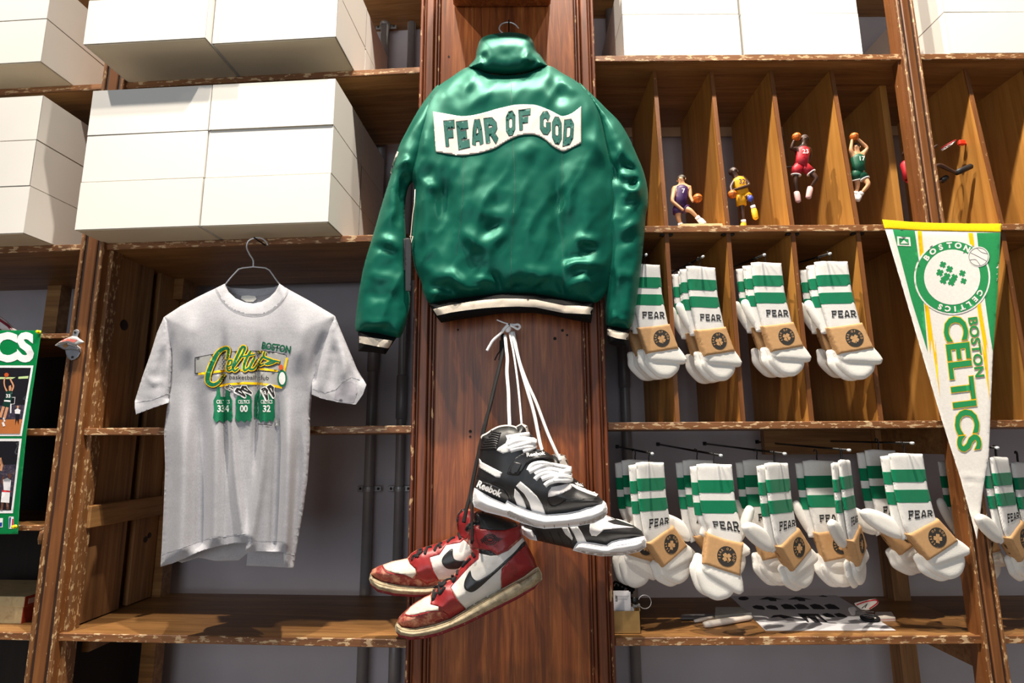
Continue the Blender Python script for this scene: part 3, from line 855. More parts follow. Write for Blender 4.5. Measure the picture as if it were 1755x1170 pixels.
# sleeves
sl_poly = [c4(500,450), c4(440,510), c4(385,590), c4(330,690), c4(290,770), c4(262,870), c4(235,960), c4(195,1090), c5(150,200), c5(108,340), c5(85,450), c5(66,580), c5(58,680), c5(80,706), c5(180,716), c5(272,735), c5(302,722), c5(335,630), c5(348,540), c5(340,470), c5(332,380), c5(325,200), c5(320,60), c4(335,1000), c4(370,940), c4(430,800), c4(480,600)]
slf = [([c4(265,872), c4(300,860), c4(350,830)], 6, .012, (0, 1)), ([c4(280,900), c4(330,960), c4(370,1040)], 10, -.016), ([c4(300,900), c5(300,80), c5(340,200)], 10, -.018), ([c4(270,880), c4(240,1000), c5(230,60)], 8, .008),
       ([c5(130,220), c5(220,215), c5(300,260)], 8, .008), ([c5(140,260), c5(220,270), c5(290,300)], 7, -.007), ([c5(100,380), c5(200,420), c5(300,400)], 10, .006), ([c5(90,480), c5(180,520), c5(280,480)], 9, -.005),
       ([c5(80,640), c5(160,660), c5(260,640)], 7, .006), ([c5(90,690), c5(150,680)], 4, -.004), ([c5(200,700), c5(240,670)], 4, -.004), ([c5(320,440), c5(330,560), c5(300,660)], 8, -.006), ([c4(330,720), c4(380,650), c4(430,600)], 8, .005), ([c5(250,120), c5(270,60), c4(270,1000)], 7, .006)]
JSL = Cloth(sl_poly, RF, JY + 0.014, 0.042, 0.032, 30, 4.5, slf, wr=0.003, wscale=0.025, seed=9.0)
JSL.crease = .0045
s1 = JSL.part('sleeve', M['satin'], jk)
sr_poly = [c4(1240,440), c4(1310,500), c4(1385,575), c4(1450,640), c4(1500,720), c4(1545,820), c4(1578,900), c4(1600,990), c4(1603,1080), c5(1592,90), c5(1583,200), c5(1565,380), c5(1545,530), c5(1527,645), c5(1500,690), c5(1440,682), c5(1388,672), c5(1378,600), c5(1380,500), c5(1370,380), c5(1370,200), c4(1380,1000), c4(1370,800), c4(1330,600)]
srf = [([c4(1470,960), c4(1500,1000), c4(1545,1000), c4(1560,950)], 6, .014), ([c4(1500,960), c4(1530,970), c4(1530,930)], 5, -.018), ([c4(1420,740), c4(1500,830), c4(1560,900)], 9, .010), ([c4(1460,860), c4(1520,890), c4(1545,930)], 6, -.012),
       ([c4(1440,900), c4(1490,930), c4(1520,910)], 6, .008), ([c4(1450,1050), c4(1520,1030), c4(1585,1040)], 7, .009), ([c4(1450,1090), c4(1530,1080), c4(1590,1090)], 6, -.007), ([c5(1450,60), c5(1520,40), c5(1580,50)], 8, .007), ([c5(1440,180), c5(1500,150), c5(1570,110)], 8, .009), ([c5(1430,240), c5(1510,220), c5(1570,180)], 8, -.007),
       ([c5(1420,420), c5(1480,400), c5(1550,430)], 9, .006), ([c5(1400,600), c5(1450,640), c5(1510,640)], 6, .006), ([c5(1420,660), c5(1450,620)], 4, -.005), ([c5(1400,300), c5(1410,450), c5(1400,600)], 7, -.008), ([c4(1400,820), c4(1430,900), c4(1440,1000)], 7, -.014)]
JSR = Cloth(sr_poly, RF, JY + 0.014, 0.042, 0.032, 28, 4.5, srf, wr=0.003, wscale=0.025, seed=5.0)
JSR.crease = .0045
s2 = JSR.part('sleeve', M['satin'], jk)
# cream piping down the left sleeve (two short glimpses)
JSL.print_polys('piping', stroke([c4(283,800), c4(268,840), c4(256,872)], 3.0), M['rib_cream'], s1, 0.001)
JSL.print_polys('piping', stroke([c4(252,885), c4(246,915)], 2.6), M['rib_cream'], s1, 0.001)
# cuffs
def cuff(poly, st, y, parent):
    C = Cloth(poly, RF, y, 0.032, 0.025, 14, 3.5, [], wr=0.001, wscale=0.05, smooth=False)
    o = C.part('cuff', M['rib_black'], parent)
    C.print_polys('stripe', [st], M['rib_cream'], o, 0.0008, label='cream stripe')
    return o
cuff([c5(72,695), c5(170,708), c5(277,733), c5(245,780), c5(218,822), c5(150,812), c5(74,806), c5(76,750)], [c5(78,726), c5(170,738), c5(264,752), c5(237,792), c5(150,776), c5(79,762)], JY + 0.014, jk)
cuff([c5(1384,668), c5(1445,678), c5(1507,690), c5(1500,740), c5(1497,786), c5(1440,780), c5(1396,768), c5(1386,710)], [c5(1388,688), c5(1445,700), c5(1502,712), c5(1497,746), c5(1440,738), c5(1389,722)], JY + 0.014, jk)
# hem
hem = Cloth([c5(446,556), c5(520,540), c5(600,526), c5(720,512), c5(835,498), c5(1000,500), c5(1165,528), c5(1250,542), c5(1318,548), c5(1312,600), c5(1302,658), c5(1200,640), c5(1100,618), c5(1000,604), c5(835,606), c5(700,626), c5(600,640), c5(512,656), c5(475,610)], RF, JY, 0.040, 0.030, 14, 3.5, [([c5(835,500), c5(835,600)], 8, -.003), ([c5(1160,520), c5(1160,630)], 8, -.004), ([c5(640,520), c5(650,630)], 9, .003)], wr=0.0006, wscale=0.03, smooth=False)
ho = hem.part('hem_band', M['rib_black'], jk)
hs_top = [c5(468,584), c5(540,566), c5(640,548), c5(740,535), c5(835,528), c5(920,529), c5(1010,534), c5(1160,565), c5(1240,566), c5(1314,574)]
hs_bot = [c5(1310,612), c5(1240,608), c5(1160,605), c5(1010,574), c5(920,570), c5(835,572), c5(740,578), c5(640,590), c5(560,602), c5(490,618)]
hem.print_polys('stripe', [hs_top + hs_bot], M['rib_cream'], ho, 0.0009, label='cream stripe')
# collar
col_poly = [c4(655,355), c4(690,310), c4(700,262), c4(722,205), c4(780,180), c4(880,170), c4(960,184), c4(995,215), c4(1012,265), c4(1035,290), c4(1062,330), c4(1072,348), c4(1040,358), c4(960,384), c4(860,396), c4(760,386), c4(700,368)]
JC = Cloth(col_poly, RF, JY, 0.046, 0.036, 34, 3.5, [([c4(990,250), c4(960,300), c4(975,350)], 6, .010), ([c4(1000,290), c4(1005,330), c4(960,360)], 5, -.008), ([c4(720,270), c4(740,310), c4(720,350)], 7, -.008), ([c4(690,300), c4(710,330), c4(730,360)], 5, .007), ([c4(760,240), c4(850,290), c4(950,250)], 12, -.004), ([c4(760,200), c4(880,192), c4(980,215)], 6, .003, (0, 0))], wr=0.002, wscale=0.03, seed=2.0)
JC.part('collar', M['satin'], jk)
# lettered patch
patch = spline([(742,191), (766,195), (791,199), (812,197), (833,192), (850,187), (866,183), (880,180), (892,179), (905,179), (918,180), (933,185), (947,191), (956,196), (965,199), (980,194), (996,182)], 3) + spline([(996,245), (982,252), (967,259), (957,256), (947,250), (938,242), (928,235), (918,231), (908,230), (895,231), (882,235), (866,243), (850,253), (833,259), (817,263), (791,266), (772,264), (747,260)], 3)
V, TT = tri_poly(patch, 3.0)
A, F = drape(V, TT[:, ::-1], JB.fn(), 0, 0.0022)
po = part('back_patch', A, F, M['felt_cream'], jk, RF, True)
md = po.modifiers.new('thickness', 'SOLIDIFY'); md.thickness = 0.0016; md.offset = -1
letters = [('F', 537,774, 590,768, 582,640, 525,645), ('E', 604,784, 664,770, 652,642, 592,650), ('A', 676,766, 734,760, 730,634, 672,640), ('R', 750,757, 815,744, 800,624, 737,632),
           ('O', 856,714, 902,704, 902,588, 853,598), ('F', 926,688, 978,680, 984,578, 921,586), ('G', 1034,700, 1090,708, 1088,592, 1034,596), ('O', 1098,748, 1147,758, 1146,626, 1098,622), ('D', 1154,766, 1206,752, 1213,632, 1162,640)]
for ch, ax, ay, bx_, by, cx, cy, dx, dy in letters:
    for w, nm, lift, mt in ((0.37, 'letter_border', 0.0026, 'felt_edge'), (0.29, 'letter', 0.0031, 'felt_green')):
        qs = [quad_map(q, c4(ax, ay), c4(bx_, by), c4(cx, cy), c4(dx, dy)) for q in glyph(ch, w, cw=.30)]
        JB.print_polys(nm, qs, M[mt], po, lift, 3.0)
# hang tag with its cord
tg = Cloth([c5(322,210), c5(355,208), c5(352,490), c5(322,490)], RF, JY - 0.022, 0.001, 0.001, 4, 5, smooth=False)
tago = thing('hang_tag', 'long black hang tag on a cream cord under the left jacket arm', 'tag', RF, tuple(at(700, 480, JY - 0.02, RF)))
tg.part('card', M['black_card'], tago)
tg2 = Cloth([c5(312,212), c5(330,212), c5(326,380), c5(312,380)], RF, JY - 0.012, 0.001, 0.001, 4, 5, smooth=False)
tg2.part('card', M['black_card'], tago)
MB().tube([tuple(at(*c4(374, 1000), JY-.030, RF)), tuple(at(*c4(370, 1080), JY-.030, RF)), tuple(at(*c5(362,80), JY-.028, RF)), tuple(at(*c5(350,205), JY-.024, RF)), tuple(at(*c5(354,235), JY-.024, RF)), tuple(at(*c5(362,200), JY-.024, RF)), tuple(at(*c5(345,200), JY-.024, RF))], 0.0011, 6).part('cord', M['cream_cord'], tago, RF, True)
# hanger of the jacket: hook above the collar on a nail
hg = thing('coat_hanger', 'chrome hanger hook above the green jacket collar', 'hanger', RF, tuple(at(876, 60, JY, RF)))
hp = [at(*p, JY, RF) for p in spline([(874, 75), (873, 60), (862, 57), (856, 50), (858, 43), (866, 39), (876, 39), (884, 43), (889, 49)], 6)]
MB().tube(hp, 0.0022, 8).part('hook', M['chrome'], hg, RF, True)
nail = at(872, 38.5, JY, RF)
MB().cyl((nail.x, JY - 0.012, nail.z - 0.002), (nail.x, 0.0, nail.z), 0.002, 8).part('nail', M['screw'], hg, RF)
MB().tube([tuple(at(*p, JY, RF)) for p in ((760, 160), (806, 122), (874, 75), (930, 118), (985, 152))], 0.002, 8).part('shoulder_wire', M['chrome'], hg, RF, True)
# ------------------------------------------------------------------ grey t-shirt
def heather(name, c, var):
    m, nt, b = _nt(name)
    v = _coord(nt, (1, 1, 0.55)); n = _noise(nt, v, 420, 4, 0.7); n2 = _noise(nt, _coord(nt, (0.25, 1, 1)), 160, 3)
    cc = _ramp(nt, n, [(0.35, tuple(x*(1-var) for x in c)), (0.55, c), (0.75, tuple(min(1, x*(1+var)) for x in c))])
    cc = _mix(nt, _ramp(nt, n2, [(0.35, (0, 0, 0)), (0.75, (.28, .28, .28))]), cc, tuple(x*.7 for x in c))
    nt.links.new(cc, b.inputs['Base Color']); b.inputs['Roughness'].default_value = 0.9
    b.inputs['Sheen Weight'].default_value = 0.2; b.inputs['Specular IOR Level'].default_value = 0.15
    _bump(nt, n, 0.25, 0.0006, b); return m
M['heather'] = heather('heather_grey_jersey', srgb(172, 172, 178), 0.14)
M['tee_in'] = heather('heather_grey_inside', srgb(176, 174, 178), 0.12)
M['label_white'] = plain('woven_white_label', srgb(232, 230, 222), 0.8, 0.03, 200)
TY = -0.055
ts = thing('t_shirt', 'heather grey t-shirt with green and yellow print on a wire hanger', 't-shirt', LF, tuple(at(400, 970, TY, LF)))
# vertical drapes of the hanging cloth
tf = [([(383,540), (384,640), (388,740), (392,850)], 6, -.012), ([(391,600), (395,700), (404,820), (420,940)], 7, .008, (1, 0)),
      ([(443,560), (443,660), (440,740), (436,850)], 6, -.011), ([(451,580), (452,680), (448,800), (428,940)], 8, .009, (1, 0)),
      ([(340,620), (345,760), (345,930)], 16, -.010, (1, 0)), ([(312,640), (314,780), (308,960)], 14, .010, (1, 0)), ([(366,650), (368,780), (366,930)], 11, .009, (1, 0)),
      ([(478,640), (474,780), (468,940)], 9, -.010, (1, 0)), ([(492,640), (494,780), (488,960)], 9, .009, (1, 0)), ([(515,700), (510,820), (500,960)], 8, -.006, (1, 0)),
      ([(330,520), (322,580), (318,640)], 14, .006), ([(520,520), (516,580), (505,650)], 14, .006),
      ([(295,560), (292,640), (288,700)], 5, -.010), ([(560,560), (540,620), (535,670)], 6, -.008), ([(420,590), (418,660), (414,760)], 10, .004)]
front_poly = [(369,494), (385,486), (392,500), (404,511), (420,518), (434,520), (448,517), (462,509), (472,499), (479,486), (495,496), (530,515), (574,541), (568,570), (552,610), (540,650), (535,672), (532,707), (531,760), (527,822), (520,872), (511,924), (503,974), (487,972), (486,946), (455,945), (421,944), (422,930), (400,931), (372,936), (345,944), (318,956), (296,965), (275,971), (277,940), (280,880), (283,801), (281,739), (286,700), (292,660), (290,610), (284,570), (281,543), (310,524), (340,508)]
TC = Cloth(front_poly, LF, TY, 0.030, -0.002, 60, 4.5, [(f[0], f[1], f[2]*2.1) + tuple(f[3:]) for f in tf], wr=0.0008, wscale=0.018, seed=7.0, smooth=False, open_edges=[(290, 922, 502, 990)])
tb_ = TC.part('front', M['heather'], ts)
# rear panel: seen inside the neck and below the front hem
rear_poly = [(376,496), (386,488), (395,493), (435,495), (470,492), (478,488), (490,498), (540,522), (570,545), (545,620), (530,700), (526,820), (508,930), (496,972), (484,972), (453,970), (422,969), (424,948), (409,960), (369,961), (340,955), (312,964), (300,960), (284,900), (288,800), (290,700), (296,640), (288,560), (320,520)]
TR = Cloth(rear_poly, LF, TY + 0.030, 0.004, 0.012, 60, 6, [([(330,700), (335,850), (330,950)], 14, -.006, (1, 0)), ([(380,800), (385,960)], 8, .006, (1, 0)), ([(445,850), (450,970)], 9, -.005, (1, 0))], smooth=False)
tro = TR.part('rear_panel', M['tee_in'], ts)
TR.print_polys('rear_neckband', [[(388,491), (400,494), (435,496), (468,494), (477,491), (472,500), (455,506), (435,508), (412,507), (396,502)]], M['heather'], tro, 0.0015)
TR.print_polys('neck_label', [[(414,507), (424,506), (437,507), (440,512), (434,517), (422,517), (413,512)]], M['label_white'], tro, 0.0025, label='small white neck label')
# neck rib: raised band along the neckline
nin = spline([(385,486), (392,500), (404,511), (420,518), (434,520), (448,517), (462,509), (472,499), (479,486)], 6)
nout = spline([(369,494), (378,510), (393,526), (412,536), (435,540), (457,536), (474,525), (487,511), (495,496)], 6)
V, T_ = tri_poly(nin + nout[::-1], 3.0)
A, F = drape(V, T_[:, ::-1], TC.fn(), 0, 0.0013)
nb = part('neckband', A, F, M['heather'], ts, LF, True)
md = nb.modifiers.new('thickness', 'SOLIDIFY'); md.thickness = 0.0012; md.offset = -1
seam_grey = plain('grey_stitching', srgb(162, 162, 168), 0.9, 0.05, 200)
TC.print_polys('stitching', stroke(nout, 0.9), seam_grey, nb, 0.0028)
# sleeves
slp = [(281,543), (290,548), (294,580), (296,620), (293,660), (289,690), (262,699), (233,710), (231,698), (231,687), (244,645), (259,603), (269,570)]
SL = Cloth(slp, LF, TY + 0.004, 0.026, 0.020, 22, 4.5, [([(276,560), (262,610), (246,670)], 7, .006), ([(285,580), (276,630), (268,690)], 7, -.008), ([(250,640), (262,655), (285,650)], 6, .004)], wr=0.002, wscale=0.03, smooth=False, open_edges=[(225, 684, 292, 715)])
so = SL.part('sleeve', M['heather'], ts)
SL.print_polys('stitching', stroke([(232,690), (262,684), (289,674)], 0.9), seam_grey, so, 0.0006)
srp = [(574,541), (580,556), (590,580), (598,599), (612,632), (628,659), (622,676), (610,693), (590,691), (570,687), (552,683), (534,676), (535,655), (540,630), (550,595), (561,560)]
SR = Cloth(srp, LF, TY + 0.004, 0.026, 0.020, 22, 4.5, [([(570,560), (572,620), (566,680)], 7, -.009), ([(580,570), (590,620), (588,684)], 6, .008), ([(560,580), (552,640), (550,680)], 6, .006), ([(600,620), (606,650), (612,680)], 5, -.005)], wr=0.002, wscale=0.03, smooth=False, open_edges=[(530, 650, 630, 700)])
so2 = SR.part('sleeve', M['heather'], ts)
SR.print_polys('stitching', stroke([(536,666), (556,673), (574,668), (590,652), (603,646), (617,651)], 0.9), seam_grey, so2, 0.0006)
SR.print_polys('sleeve_opening', [[(573,684), (575,670), (586,657), (600,653), (611,658), (613,672), (606,690), (590,690)]], plain('sleeve_shade_grey', srgb(150, 148, 156), 0.9, 0.1, 100), so2, 0.0004)  # flat patch; shade inside the sleeve is put into its grey
# hem stitching
for pl in ([(277,950), (300,943), (345,926), (372,920), (421,914)], [(423,925), (455,927), (487,928)], [(489,948), (505,950)]):
    TC.print_polys('stitching', stroke(pl, 0.9), seam_grey, tb_, 0.0006)

# ---- the print: local print coordinates are pixels of a photo crop (origin 300,560, scale 5.852)
def pc(x, y): return (300 + x / 5.852, 560 + y / 5.852)
def ink(name, c, r=0.7): return plain(name, c, r, 0.06, 150, spec=0.3)
I = {'g': ink('green_ink', srgb(0, 108, 72)), 'dg': ink('dark_green_ink', srgb(0, 84, 58)), 'y': ink('yellow_ink', srgb(250, 200, 10)), 'gr': ink('grey_ink', srgb(160, 160, 158)), 'k': ink('black_ink', srgb(36, 34, 36)), 'w': ink('white_ink', srgb(232, 232, 230)), 'o': ink('orange_ink', srgb(206, 84, 30))}
def pp(name, polys, mt, lift, step=4.0):
    return TC.print_polys(name, [[pc(*p) for p in q] for q in polys], I[mt], tb_, lift, step)
pp('print_banner_outline', [[(198,306), (350,276), (520,250), (700,236), (860,240), (1000,252), (1122,282), (1112,310), (1095,468), (1040,452), (900,446), (700,440), (500,444), (360,452), (198,470)]], 'k', .0012)
pp('print_banner', [[(206,312), (350,283), (520,257), (700,243), (860,247), (1000,259), (1115,287), (1090,460), (1040,446), (900,440), (700,434), (500,438), (360,446), (206,462)]], 'gr', .0016)
pp('print_line', [[(232,462), (500,428), (700,424), (860,410), (1030,432), (1030,452), (860,432), (700,444), (500,450), (232,484)]], 'y', .0020)
pp('print_line', [[(1112,306), (1132,310), (1100,470), (1080,466)]], 'y', .0020)
pp('print_club_band', [[(360,486), (520,462), (760,448), (1010,458), (1090,470), (1076,606), (900,580), (700,560), (520,562), (380,590)]], 'gr', .0018)
pp('print_line', [[(362,598), (520,566), (700,552), (870,558), (1075,594), (1072,620), (870,582), (700,576), (520,588), (364,620)]], 'y', .0022)
def printtext(s, size, x, y, rot, mt, lift, bold=0.0, shear=0.0, sx=1.0, nm='print_lettering'):
    V, T_ = text_mesh(s, size, bold, size * .35, shear)
    V = V * np.array([sx, 1]); ca, sa = math.cos(rot), math.sin(rot)
    W = np.stack([x + V[:, 0]*ca + V[:, 1]*sa, y + V[:, 0]*sa - V[:, 1]*ca], 1)
    W = np.array([pc(*w) for w in W])
    return TC.print_mesh(nm, W, T_[:, ::-1], I[mt], tb_, lift)
printtext('basketball club', 62, 742, 527, .02, 'k', .0024, sx=1.10)
printtext('BOSTON', 96, 1010, 240, .16, 'dg', .0024, bold=4.5, sx=.76)
# brush script word, yellow edge under green strokes
script = [
  ([(520,330), (535,230), (500,215), (430,260), (370,370), (330,480), (330,550), (380,580), (440,550), (500,470)], [26,34,40,46,54,58,52,44,30,16]),   # C
  ([(520,400), (560,380), (570,340), (540,340), (520,410), (540,440), (590,410)], [16,18,18,18,20,20,14]),       # e
  ([(590,400), (660,300), (700,215), (670,205), (620,300), (580,400), (600,440), (640,410)], [18,24,30,28,30,30,24,14]),  # l
  ([(760,240), (710,330), (690,400), (700,435), (750,400)], [26,30,30,26,16]), ([(660,300), (740,285), (800,275)], [14,18,12]),   # t
  ([(800,310), (760,380), (750,420), (790,420), (830,370)], [26,28,28,22,14]), ([(838,240), (850,262)], [20,12]), # i
  ([(900,300), (870,310), (840,360), (850,385), (890,370)], [18,22,24,20,12]), # c
  ([(900,245), (890,300), (960,330), (1000,350), (930,375), (900,365)], [16,26,24,20,18,14]), ([(900,372), (980,340), (1050,352)], [14,22,14])]  # s
for k, (dw, mt, lf) in enumerate(((26, 'k', .0028), (20, 'y', .0032), (0, 'g', .0036))):
    polys = []
    for pts, ws in script:
        sp = spline(pts, 5); wi = np.interp(np.linspace(0, len(ws)-1, len(sp)), range(len(ws)), ws)
        if k == 0: sp = [p + np.array((5, 8)) for p in sp]
        polys += stroke(sp, [float(w*.8 + dw) for w in wi])
    pp(['print_script_shadow', 'print_script_outline', 'print_script'][k], polys, mt, lf, 4.0)
# three jerseys with shoes hanging in front
def jersey(x, w, num, word, lift=.0030):
    tp = 690
    pp('print_jersey', [[(x-w*.5, tp+50), (x-w*.34, tp-10), (x-w*.30, tp-90), (x-w*.18, tp-90), (x-w*.12, tp+10), (x+w*.1, tp+10), (x+w*.16, tp-90), (x+w*.28, tp-90), (x+w*.34, tp), (x+w*.48, tp+50), (x+w*.46, tp+130), (x+w*.5, tp+215), (x+w*.36, tp+265), (x+w*.2, tp+240), (x+w*.02, tp+270), (x-w*.18, tp+245), (x-w*.36, tp+270), (x-w*.52, tp+225), (x-w*.46, tp+140)]], 'g', lift, 4)
    printtext(word, 52, x, tp + 78, 0, 'w', lift + .0005, bold=1.0, sx=w/210*.75, nm='print_jersey_word')
    printtext(num, 92, x, tp + 160, 0, 'w', lift + .0005, bold=3.0, sx=.85, nm='print_jersey_number')
jersey(482, 196, '334', 'CELTICS'); jersey(690, 168, '00', 'CELTICS'); jersey(918, 172, '32', 'CELTICS')
pp('print_jersey_edge', [[(800,690), (850,610), (846,700), (826,740), (830,930), (795,900)]], 'g', .0030)
for (x, y, s) in ((690, 640, 1), (545, 605, .5), (940, 650, 1.05)):
    a = .5 if x != 940 else 1.1
    for (dx, dy, rr) in ((-30, 20, a), (28, -6, a - .1)):
        def sh(pts): return [(x+dx*s + s*(px_*math.cos(rr)-py_*math.sin(rr)), y+dy*s + s*(px_*math.sin(rr)+py_*math.cos(rr))) for px_, py_ in pts]
        pp('print_shoe', [sh([(-66,-28), (-20,-46), (10,-22), (62,-4), (72,22), (60,34), (-60,34), (-72,10)])], 'w', .0040, 3)
        pp('print_shoe', [sh([(-60,-24), (-20,-38), (8,-16), (56,0), (64,18), (-62,18)])], 'k', .0044, 3)
        pp('print_shoe', [sh([(-30,-10), (10,-4), (14,2), (-30,0)])], 'w', .0048, 3)
# small club roundel: ring and ball only
th = np.linspace(0, 2*np.pi, 25)[:-1]
pp('print_roundel', [[(1074+48*math.cos(a), 516+84*math.sin(a)) for a in th]], 'g', .0028)
pp('print_roundel', [[(1074+33*math.cos(a), 516+64*math.sin(a)) for a in th]], 'w', .0032)
pp('print_ball', [[(1062+22*math.cos(a), 404+26*math.sin(a)) for a in th]], 'o', .0036)
pp('print_small_mark', [[(1004,925), (1044,925), (1044,995), (1004,995)]], 'gr', .0024)
pp('print_small_mark', [[(1018,935), (1032,935), (1024,960), (1036,985), (1014,985)]], 'w', .0028)
pp('print_credit_line', [[(832,968), (972,984), (972,990), (832,975)]], 'k', .0024)

# wire hanger hooked over the shelf edge
wh = thing('wire_hanger', 'bent chrome wire hanger hooked on the shelf above the t-shirt', 'hanger', LF, tuple(at(432, 480, TY, LF)))
HYs = TY + 0.012
hk = spline([(434,458), (434,446), (428,436), (423,424), (426,413), (436,408), (447,408), (455,413), (459,420)], 7)
yy = np.linspace(0, 1, len(hk))
MB().tube([tuple(at(p[0], p[1], HYs, LF)) for p in hk], 0.0024, 8).part('hook', M['chrome'], wh, LF, True)
ar = [(300,548), (384,490), (395,476), (409,461), (416,459), (434,457), (455,459), (462,463), (474,480), (481,489), (560,545)]
MB().tube([tuple(at(p[0], p[1], HYs, LF)) for p in ar], 0.0022, 8).part('shoulder_wire', M['chrome'], wh, LF, True)
pz = at(440, 408, HYs, LF)
MB().cyl((pz.x, HYs - .014, pz.z - .0035), (pz.x, 0.004, pz.z - .0035), 0.002, 8).part('nail', M['screw'], wh, LF)
# ------------------------------------------------------------------ sneakers
def k1(x, y): return (800 + x / 4.68, 710 + y / 4.68)
def k2(x, y): return (620 + x / 4.5, 850 + y / 4.5)
def k3(x, y): return (780 + x / 5.318, 540 + y / 5.318)
def mapk(k, pts): return [k(*p) for p in pts]
def scuffed(name, col, scuff, amount=0.35, rough=0.42, scale=30, crease=True):
    m, nt, b = _nt(name)
    v = _coord(nt); n = _noise(nt, v, scale, 7, 0.72, 0.35); n2 = _noise(nt, v, 14, 3)
    c = _ramp(nt, n2, [(0.3, tuple(x*.8 for x in col)), (0.7, col)])
    th = 0.62 - amount * .3
    c = _mix(nt, _ramp(nt, n, [(th, (0, 0, 0)), (th + .22, (.8, .8, .8))]), c, scuff)
    nt.links.new(c, b.inputs['Base Color']); b.inputs['Roughness'].default_value = rough
    h = _noise(nt, v, 90 if crease else 300, 4, 0.6)
    _bump(nt, h, 0.25, 0.0015, b); return m
M['lea_black'] = plain('black_leather', srgb(34, 33, 34), 0.38, 0.1, 60, bump=0.12, bscale=500)
M['lea_black_seam'] = plain('black_leather_seam', srgb(16, 15, 16), 0.5, 0.1, 60)
M['lea_white'] = plain('white_leather', srgb(238, 236, 234), 0.42, 0.02, 60, bump=0.1, bscale=500)
M['mesh_white'] = plain('white_perforated_leather', srgb(226, 222, 222), 0.6, 0.04, 200, bump=0.4, bscale=900)
M['rubber_white'] = plain('white_rubber', srgb(238, 237, 238), 0.5, 0.02, 60)
M['rubber_grey'] = plain('pale_grey_rubber', srgb(190, 186, 184), 0.4, 0.04, 60)
M['lining_grey'] = plain('grey_lining', srgb(196, 188, 182), 0.8, 0.05, 200)
M['lace_white'] = plain('white_lace', srgb(242, 242, 244), 0.8, 0.03, 400, bump=0.4, bscale=900)
M['lace_black'] = plain('black_lace', srgb(18, 17, 18), 0.8, 0.1, 400, bump=0.4, bscale=900)
M['lea_red'] = scuffed('worn_red_leather', srgb(156, 42, 44), srgb(96, 22, 28), 0.35, 0.36)
M['lea_red_worn'] = scuffed('scuffed_red_toe_leather', srgb(140, 44, 42), srgb(212, 158, 128), 0.62, 0.5, 55)
M['lea_cream'] = scuffed('dirty_white_leather', srgb(222, 214, 198), srgb(176, 158, 128), 0.42, 0.55, 40)
M['lea_offwhite'] = scuffed('worn_white_leather', srgb(232, 228, 222), srgb(206, 196, 180), 0.35, 0.42, 25, False)
M['sole_dirty'] = scuffed('yellowed_dirty_rubber', srgb(186, 170, 138), srgb(96, 84, 66), 0.55, 0.6, 45)
M['sole_red'] = plain('red_rubber_outsole', srgb(124, 18, 34), 0.6, 0.1, 60)
M['mark_black'] = plain('faded_black_leather', srgb(38, 38, 40), 0.32, 0.2, 40)

def solid(k, pts, y, tf, tb, R, step=3.0, folds=(), smooth=False, ytilt=None, wr=0.0, floor=0.0, open_edges=(), seed=1.0):
    return Cloth(mapk(k, pts), RF, y, tf, tb, R, step, folds, wr=wr, wscale=0.06, smooth=smooth, ytilt=ytilt, floor=floor, open_edges=open_edges, seed=seed)
def panel(C, name, pts, mat, parent, lift=0.0, thick=0.0014, k=None, step=3.0, sp=0, label=None):
    P = mapk(k, pts) if k else pts
    if sp: P = spline(P, sp, True)
    V, T_ = tri_poly(P, step)
    A, F = drape(V, T_[:, ::-1], C.fn(), 0, lift + thick)
    o = part(name, A, F, M[mat] if isinstance(mat, str) else mat, parent, RF, True, label)
    md = o.modifiers.new('thickness', 'SOLIDIFY'); md.thickness = thick + 0.0006; md.offset = -1
    return o
def line(C, name, pts, mat, parent, w=1.2, lift=0.0012, k=None, n=6):
    P = mapk(k, pts) if k else pts
    return C.print_polys(name, stroke(spline(P, n) if len(P) > 2 else P, w), M[mat] if isinstance(mat, str) else mat, parent, lift, 3.0)
def lace(C, pts, parent, mat='lace_white', r=0.0042, k=None, lift=0.003, flat=(1.0, .45), name='lace'):
    P = np.array(spline(mapk(k, pts) if k else pts, 5))
    A = C.fn()(P, lift)
    return MB().tube([tuple(a) for a in A], r, 8, True, flat, up=(0, 1, 0)).part(name, M[mat], parent, RF, True)
def shoe_text(C, s, size, x, y, rot, mat, parent, k, lift, bold=0.0, sx=1.0, nm='lettering'):
    V, T_ = text_mesh(s, size, bold, size * .4)
    V = V * np.array([sx, 1]); ca, sa = math.cos(rot), math.sin(rot)
    W = np.array([k(x + v[0]*ca + v[1]*sa, y + v[0]*sa - v[1]*ca) for v in V])
    A, F = drape(W, T_, C.fn(), 0, lift)
    return part(nm, A, F, M[mat], parent, RF, False)

# ---- black and white high-top, front one
Y1 = -0.205
tilt1 = lambda P: -(P[:, 0] - 920) * 0.00022
s = thing('sneaker', 'black and white high-top sneaker with ankle strap hanging in front', 'shoe', RF, tuple(at(930, 895, Y1, RF)), 'sneakers hanging on the column')
up = [(52,600), (70,520), (92,420), (98,340), (106,250), (114,205), (106,188), (116,162), (150,150), (200,114), (255,90), (330,84), (390,92), (440,66), (488,90), (502,150), (528,172), (562,225), (552,272), (605,288), (660,312), (692,350), (705,395), (770,408), (832,440), (840,490), (846,530), (900,580), (980,612), (1050,645), (1096,694), (1100,740), (960,790), (800,815), (640,830), (520,800), (320,730), (60,630)]
U1 = solid(k1, up, Y1, 0.046, 0.040, 46, 3.0, [([k1(330,90), k1(420,130), k1(440,260), k1(560,330), k1(680,430), k1(800,520)], 10, .004, (0, 0))], ytilt=tilt1)
uo = U1.part('upper', M['lea_black'], s)
